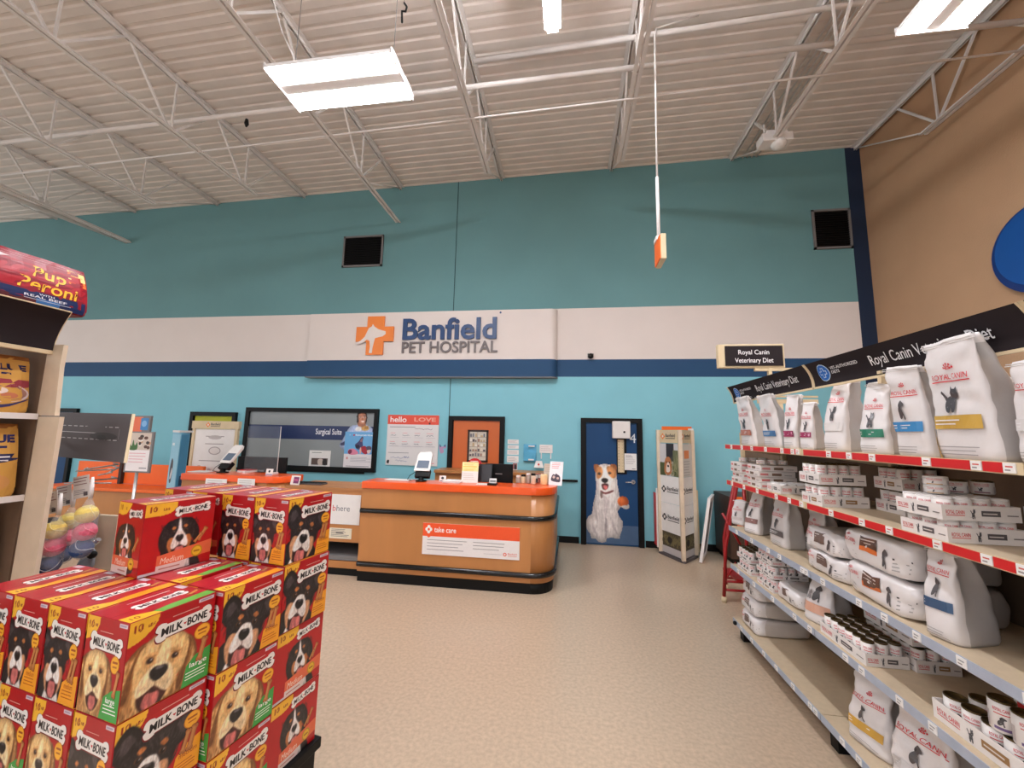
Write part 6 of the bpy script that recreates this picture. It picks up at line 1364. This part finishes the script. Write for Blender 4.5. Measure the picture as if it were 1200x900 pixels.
# front row, three layers
FR = [('L', 0, 2, 'golden retriever dog biscuit box with green panel at the near top corner of the stack'), ('M', 1, 2, 'black and white dog biscuit box just left of the near golden retriever box'), ('M', 2, 2, 'black and white dog biscuit box in the front row\'s top layer at the left edge'), ('M', 3, 2, 'dog biscuit box beyond the left edge of the photo, top of the front row'),
      ('M', 0, 1, 'black and white dog biscuit box right under the near golden retriever box'), ('L', 1, 1, 'golden retriever dog biscuit box in the second layer of the front row'), ('L', 2, 1, 'golden retriever dog biscuit box at the left edge, second layer of the front row'),
      ('M', 0, 0, 'bottom dog biscuit box at the near corner of the stack')]
for kd, k, l, lb in FR: place(kd, 0, V*k, lay(l), lb, random.uniform(-.22, .22))
MR = [('M', 0, 2, .012, 'black and white dog biscuit box with an orange panel, middle row top'), ('L', 1, 2, 0, 'dog biscuit box with a green topped lid behind the near boxes'), ('M', 2, 2, 0, 'dog biscuit box under the medium box standing on the stack'), ('L', 0, 1, .012, 'golden retriever dog biscuit box in the middle row under the orange panelled one'), ('L', 0, 0, .012, 'golden retriever dog biscuit box in the middle row, bottom layer')]
for kd, k, l, n, lb in MR: place(kd, S, V*k-n-(.02 if k == 0 else 0), lay(l), lb, random.uniform(-.22, .22))
RR = [('M', 0, 3, -.004, 'topmost black and white dog biscuit box at the right rear corner of the stack'), ('M', 1, 3, 0, 'topmost dog biscuit box left of the right rear corner one'), ('C', 2, 3, 0, 'topmost dog biscuit box behind the box with the white blazed dog'), ('M', 0, 2, .004, 'black and white dog biscuit box second from the top at the right rear corner'), ('C', 0, 1, .0, 'white blazed dog biscuit box, third from the top at the right rear corner'), ('C', 0, 0, .0, 'dog biscuit box with a white blazed dog, lowest at the right rear corner'), ('M', 1, 2, 0, 'dog biscuit box inside the stack behind the middle row')]
for kd, k, l, n, lb in RR: place(kd, 2*S+.012, V*k-n-.006, lay(l), lb, -.3 if k == 0 and l > 1 else random.uniform(-.22, .22))
place('C', .255, .432, lay(3), 'medium dog biscuit box with the white blazed dog standing on top of the stack', -6)
for v in (.9,): place('M', 2*S+.02, V*3, lay(3), 'topmost dog biscuit box at the left rear of the stack, mostly hidden')
# black pallet under the stack
t = thing('display_pallet', 'black plastic display pallet under the stacked dog biscuit boxes', 'pallet', (C0.x, C0.y, 0), TH)
b = MB(); b.box((-.03, -.03, .16), (3*S+.03, 4*V+.02, .211), 'black'); b.build('deck', t, world=False, bevel=.006)
for x in (0, 1.35*S, 2.75*S):
    for y in (.012, 1.8*V, 3.7*V): b = MB(); b.box((x+.012, y, 0), (x+.1, y+.1, .16), 'black'); b.build('block', t, world=False)
b = MB()
b.box((-.01, -.01, .02), (3*S+.01, .01, .16), 'black'); b.box((-.01, 0, .02), (.01, 4*V, .16), 'black'); b.build('skirt', t, world=False)
for k, l in ((1, 0), (2, 0)): place('M', 0, V*k, lay(l), ['bottom dog biscuit box left of the near corner', 'bottom dog biscuit box two left of the near corner'][k-1])

# ------------------------------------------------------------------ treat shelf run at the left edge
YT = 1.70                                                    # its far end; it runs along the aisle towards the viewer
q = lambda x, y, Y=YT: aty(x, y, Y)
xf = q(46, 488).x; xe = q(70, 490).x; XB = xf-.52; YN = .70
rk = thing('treat_rack', 'cream shelf run with a curved dark header at the left edge of the photo', 'shelf unit', (xf-.25, 1.2, 0))
xu = q(58, 430).x
b = MB(); b.box((XB, YT, 0), (xu-.03, YT+.02, q(60, 405).z), 'brown_back'); b.build('end_panel', rk)  # cream panel coloured brown to paint in the shade on its inner face
b = MB(); b.prism([(xu-.03, YT, q(55, 487).z), (q(64, 487).x, YT, q(55, 487).z), (q(70, 430).x, YT, q(66, 430).z), (q(75, 404).x, YT, q(72, 404).z), (q(70, 404).x, YT, q(66, 404).z), (xu-.03, YT, q(62, 404).z)], (0, .02, 0), 'cream_metal'); b.build('header_wing', rk)
b = MB(); b.box((q(45, 490).x, YT-.001, .06), (xe, YT+.019, q(45, 488).z), 'cream_metal'); b.build('corner_panel', rk)
b = MB(); b.box((XB-.03, YN, 0), (XB, YT, q(60, 405).z), 'brown_back'); b.build('back_panel', rk)
zh0, zh1 = q(62, 411).z, q(84, 366).z; nv = 8
xr0, xr1 = q(62, 411).x, q(84, 366).x
hx = lambda v: xr0+(xr1-xr0)*v**1.8
b = MB(); b.grid(lambda a_, v: Vector((hx(v), YN+(YT-YN)*a_, zh0+(zh1-zh0)*v)), 6, nv, 'header'); b.grid(lambda a_, v: Vector((hx(v)-.006, YT-(YT-YN)*a_, zh0+(zh1-zh0)*v)), 6, nv, 'cream'); b.build('header_panel', rk)
b = MB(); b.box((xr0-.03, YN, zh0-.020), (xr0+.002, YT, zh0), 'cream'); b.build('header_rail', rk)
b = MB(); b.tube([(xr1, YN, zh1), (xr1, YT, zh1)], .004, 'cream', 6); b.build('header_lip', rk)
b = MB(); b.prism([(hx(v/8), YT, zh0+(zh1-zh0)*v/8) for v in range(9)]+[(hx(v/8)-.012, YT, zh0+(zh1-zh0)*v/8) for v in range(8, -1, -1)], (0, .004, 0), 'cream'); b.build('header_end', rk)
b = MB(); b.box((XB, YN, zh1-.016), (xr1-.012, YT-.005, zh1-.004), 'cream'); b.build('top_shelf', rk)
for yp in (485.5, 581, 691):
    z = q(40, yp).z
    b = MB(); b.box((XB, YN, z-.020), (xf-.012, YT-.004, z), 'shelf_tan'); sh = b.build('shelf', rk)
    b = MB(); b.box((xf-.012, YN, z-.026), (xf, YT-.004, z+.004), 'white'); b.build('edge_rail', sh)
# glossy red treat bag on top
A = Art(); A.rect(.0, .0, 1, 1, (134, 22, 38), 10, 8); A.rect(.0, .30, 1, .80, (164, 28, 42), 10, 4); A.rect(.20, .02, .95, .26, (30, 42, 84), 8, 3); A.rect(.20, .02, .5, .12, (90, 40, 44), 4, 2); A.rect(.5, .02, .7, .14, (60, 110, 170), 2, 2)
for dx, dy, c in ((.006, -.008, (90, 24, 16)), (0, 0, (246, 186, 52))):
    A.text('Pup', .46+dx, .56+dy, .22, c, bold=.012, shear=.08, width=.30, rot=-.05); A.text('Peroni', .34+dx, .30+dy, .23, c, bold=.012, shear=.08, width=.52, rot=-.05)
A.text('WITH', .52, .205, .035, (226, 226, 232), bold=.01); A.text('REAL BEEF', .40, .145, .045, (226, 226, 232), bold=.012, width=.36); A.rect(.40, .105, .80, .115, (190, 196, 206), 4, 1)
A.poly([(.79, .62), (.97, .60), (.97, .85), (.80, .88)], (238, 120, 48)); A.poly([(.79, .72), (.97, .72), (.97, .90), (.80, .92)], (244, 206, 130)); A.rect(.81, .65, .95, .67, (190, 60, 40)); A.rect(.82, .80, .94, .82, (226, 170, 90))
A.rect(.02, .88, .98, .885, (206, 150, 150), 8, 1); A.rect(.02, .93, .98, .935, (206, 150, 150), 8, 1); A.poly([(.1, .80), (.2, .86), (.3, .84), (.22, .79)], (214, 190, 190))
zb = zh1-.004
bag('treat_bag', 'glossy red dog treat bag with yellow lettering on top of the rack', .46, .13, .27, A, (xr1-.10, YT+.09-.22, zb+.001), 88, 70, .03, None, film='satin', lift=8e-3, side=(128, 20, 34), front=(140, 24, 38), zip_=False, wr=.0025, top=.98)
# yellow treat bags on the shelves
def treat(lbl, x, y, z, w, h, seed):
    A = Art(); A.rect(0, 0, 1, 1, (206, 156, 78), 8, 8); A.rect(0, .44, 1, .58, (150, 60, 70) if seed % 2 else (40, 46, 88), 8, 2); A.text('BLUE', .50, .74, .10, (38, 36, 84), bold=.05, width=.44); A.rect(.64, .66, .84, .69, (38, 36, 84), 3, 1)
    if seed % 2: A.ell(.66, .34, .32, .16, (208, 190, 190), 20); A.ell(.66, .345, .29, .13, (150, 110, 100), 20); A.ell(.60, .38, .12, .06, (226, 206, 196), 14); A.ell(.74, .30, .1, .05, (196, 120, 90), 12); A.blob([(.34, .24), (.66, .14), (.98, .26), (.9, .20), (.66, .09), (.4, .17)], (60, 56, 100), 3)
    else: A.rect(.46, .53, .88, .55, (230, 226, 230), 4, 1); A.rect(.52, .48, .86, .50, (230, 226, 230), 4, 1); A.ell(.52, .26, .26, .13, (176, 96, 60), 18); A.ell(.70, .20, .2, .11, (206, 150, 90), 16); A.ell(.5, .27, .12, .07, (150, 70, 50), 14)
    A.rect(0, .93, 1, 1, (150, 96, 50), 8, 1)
    return bag('treat_bag', lbl, w, .08, h, A, (x, y, z+.001), 88, seed, .02, 'yellow treat bags on the rack', film='satin', side=(190, 140, 66), front=(206, 156, 78), zip_=False, wr=.003, lift=4e-3)
for yp, ytop, xr, Xo, lb, sd in ((485.5, 416, 30, .012, 'golden yellow treat bag with a bowl picture on the upper rack shelf', 71), (581, 496, 37, .004, 'golden yellow treat bag with a navy band on the second rack shelf', 72), (691, 600, 24, .05, 'golden treat bag in the shade of the lowest visible rack shelf', 73)):
    zz = q(40, yp).z; X_ = xf-Xo; Yr = atx(xr, yp, X_).y; treat(lb, X_-.058, YT-.185+.0*Yr, zz, .32, atx(20, ytop, X_).z-zz, sd)
# grey panel sign of the side wing
YG = 2.05; g0, g1, g2, g3 = aty(45, 482.5, YG), aty(154.5, 485, YG), aty(144.5, 542.5, YG-.10), aty(45, 533, YG-.10)
t = thing('wing_sign', 'plain dark grey panel sign with white dashed lines beside the treat rack', 'sign', (g1.x-.3, YG, g3.z))
b = MB(); n_ = Vector((0, -1, 0)); pl = [g0, g1, g2, g3]; b.prism([g3, g2, g1, g0], (0, .012, 0), 'grey_dark'); b.build('panel', t)
rr_ = g2-g3; uu_ = g0-g3
A = Art()
for yy in (.69, .42):
    for k in range(14): A.rect(.02+.064*k, yy, .02+.064*k+.040, yy+.016, (196, 192, 192))
A.rect(.1, .555, .70, .567, (206, 202, 202)); A.rect(.905, .45, .908, .66, (150, 146, 146)); A.ell(.74, .50, .15, .08, (58, 54, 54)); A.ell(.72, .48, .05, .05, (44, 42, 42))
b = MB(); A.emit(b, lambda a, v, h: g3+rr_*a+uu_*v+(g1-g2-uu_)*a*v+Vector((0, -h, 0)), base=1e-3); b.build('dashed_marks', t)
b = MB(); b.prism([g2+Vector((.001, 0, 0)), g2+Vector((.008, .008, 0)), g1+Vector((.008, .008, 0)), g1+Vector((.001, 0, 0))], (0, .006, 0), 'cream'); b.build('edge_strip', t)
p_, q_ = aty(58, 512, YT+.021), aty(56, 512, YG-.03); b = MB(); b.prism([p_, p_+Vector((.015, 0, 0)), q_+Vector((.015, 0, 0)), q_], (0, 0, .03), 'cream_metal'); b.build('bracket', t)
# side wing board with hanging ball nets
YWG = 2.12; w0, w1 = aty(50, 620, YWG), aty(112, 600, YWG)
t = thing('pegboard', 'cream pegboard side wing of the rack below the ball nets', 'panel', (w0.x, YWG, 0))
b = MB(); b.box((xe-.10, YWG, .9), (aty(104, 660, YWG).x, YWG+.02, aty(60, 600, YWG).z), 'cream_metal'); b.build('board', t)
b = MB(); x_ = aty(104, 660, YWG).x; b.box((x_, YWG-.02, .9), (x_+.02, YWG+.02, aty(60, 600, YWG).z+.0), 'grey'); b.build('edge_post', t)
HK = [(aty(102, 551, 1.86), 'upper'), (aty(129, 556, 1.86), 'front'), (aty(88, 566, 1.9), 'inner')]
for k, (p, nm) in enumerate(HK):
    b = MB(); b.tube([(xe+.0, 1.98, p.z+.03), (xe+.05, 1.97, p.z+.025), (p.x-.05, p.y+.02, p.z), (p.x, p.y, p.z+.012)], .0045, 'wire', 8); b.tube([(xe, 1.98, p.z-.005), (p.x-.16, p.y+.06, p.z-.016)], .004, 'wire', 8)
    tag(b.build('peg_hook'), ['wire peg hook highest beside the cream rack panel', 'long wire peg hook carrying the nearest ball net', 'short wire peg hook close to the cream rack panel'][k], 'hook', 'wire hooks of the side wing')
    b = MB(); b.box((p.x-.05, p.y-.012, p.z-.004), (p.x+.03, p.y-.009, p.z+.016), 'white'); b.build('price_flap', None) if False else None
YELC, PNK, NVY = (232, 206, 112), (226, 106, 130), (44, 72, 122)
def balls(px, ytop, Y, label, k, s=1.0):
    """a net of three felt balls hung by its neck, card tag at the neck"""
    p = aty(px, ytop, Y); r = .041*s
    t = thing('ball_net', label, 'ball net', (p.x, Y, p.z), 0, 'nets of three felt balls')
    b = MB(); b.tube([(0, 0, 0), (.002, 0, -.06*s), (.004, 0, -.10*s)], [.006, .011, .009], 'white', 8); b.build('net_neck', t, world=False)
    zc_ = [-.17*s, -.17*s-1.9*r, -.17*s-3.8*r]
    for z, c, nm in zip(zc_, (YELC, PNK, NVY), 'abc'):
        b = MB(); b.ball((.004*((nm == 'b')*2-1), 0, z), r, 'felt', 22, c); o = b.build('ball', t, world=False); o['label'] = {'a': 'yellow felt ball', 'b': 'pink felt ball', 'c': 'navy felt ball'}[nm]
        b = MB(); pts = []
        for i in range(25):
            a_ = 2*math.pi*i/24; v_ = Vector((math.cos(a_), math.sin(a_), .55*math.sin(2*a_))).normalized(); v_ = Matrix.Rotation(R(40+k*50+ord(nm)*30), 3, 'X') @ v_; pts.append(v_*r*1.005+Vector((.004*((nm == 'b')*2-1), 0, z)))
        b.tube(pts, .0022, 'felt', 5, {'a': (240, 224, 160), 'b': (238, 140, 156), 'c': (196, 200, 214)}[nm], cap=False); b.build('seam', o, world=False)
    b = MB(); prof = [(.010, -.10*s), (r*.55, -.135*s), (r*1.04, zc_[0]), (r*.98, zc_[0]-.95*r), (r*1.04, zc_[1]), (r*.98, zc_[1]-.95*r), (r*1.04, zc_[2]), (r*.6, zc_[2]-.9*r), (.008, zc_[2]-1.2*r)]
    b.lathe(list(reversed(prof)), (0, 0, 0), 'clear_film', 16); b.build('net', t, world=False)
    b = MB(); M = Matrix.Translation((-.05*s, -.012, -.015)) @ Matrix.Rotation(R(-12), 4, 'Y'); b.T = M; b.box((-.045*s, 0, -.085*s), (.045*s, .0015, .02), 'print', (216, 208, 204)); A = Art(); A.lines(-.04*s, .04*s, .005, .016, 3, .004, (120, 60, 70)); A.lines(-.04*s, .03*s, -.05*s, .010, 3, .004, (150, 146, 150)); A.rect(.012*s, -.078*s, .035*s, -.06*s, (70, 66, 70)); A.emit(b, lambda a_, c_, h: Vector((a_, -h, c_))); b.build('card_tag', t, world=False)
    return t
balls(109, 559, 1.86, 'ball net hanging nearest the biscuit boxes', 0, 1.16); balls(72, 578, 1.80, 'ball net hanging in front, second from the rack panel', 1, 1.12); balls(88, 570, 1.98, 'ball net hanging at the back between the other nets', 2, 1.16); balls(54, 580, 1.86, 'ball net hanging closest to the rack panel', 3, 1.16)
# small blue and grey toys hanging lower on the wing
mat('rubber_blue', (92, 120, 150), .5); mat('rubber_grey', (130, 140, 150), .5)
p = aty(62, 673, 1.98); t = thing('dog_toy', 'grey blue rubber dog toy on the wing below the ball nets', 'toy', (p.x, 1.98, p.z)); b = MB(); b.ball((0, 0, 0), .05, 'rubber_blue', 16, sx=1.1, sy=.5, sz=.62); b.ball((.055, 0, .015), .014, 'rubber_blue', 10); b.build('body', t, world=False); b = MB(); b.tube([(-.03, 0, -.02), (-.06, 0, -.05), (-.085, 0, -.06)], .008, 'grey', 8); b.box((-.03, -.02, -.10), (.03, .0, -.035), 'red'); b.build('tail', t, world=False)
p0, p1 = aty(93, 678, 1.95), aty(106, 645, 1.95); t = thing('dog_toy', 'long blue grey toy leaning beside the wing edge', 'toy', (p0.x, 1.95, p0.z)); b = MB(); b.tube([p0, p0.lerp(p1, .5)+Vector((.006, 0, 0)), p1], [.03, .036, .022], 'rubber_grey', 12); b.build('body', t); b = MB(); p2 = aty(108, 650, 1.94); b.ball(p2, .022, 'black', 12); b.build('end_ball', t); b = MB(); b.tube([aty(108, 640, 1.94), aty(116, 632, 1.94)], .012, 'chrome', 8); b.build('clasp', t)
p0, p1 = aty(44, 640, 2.0), aty(80, 616, 2.0); b = MB(); b.box((p0.x, 2.02, p0.z), (aty(74, 640, 2.0).x, 2.05, p1.z+.03), 'brown_dark'); t = tag(b.build('dark_card'), 'dark toy card hanging behind the ball nets', 'card')

# ------------------------------------------------------------------ world and output
w = bpy.data.worlds.new('world'); SC.world = w; w.use_nodes = True
bg = w.node_tree.nodes['Background']; bg.inputs['Color'].default_value = lin((248, 250, 255)); bg.inputs['Strength'].default_value = .95
SC.view_settings.view_transform = 'Standard'; SC.view_settings.look = 'None'; SC.view_settings.gamma = 1.0; SC.view_settings.use_curve_mapping = False
SC.view_settings.exposure = 0.3
try: SC.cycles.use_denoising = True
except Exception: pass
SC.cycles.max_bounces = 8; SC.cycles.transparent_max_bounces = 12
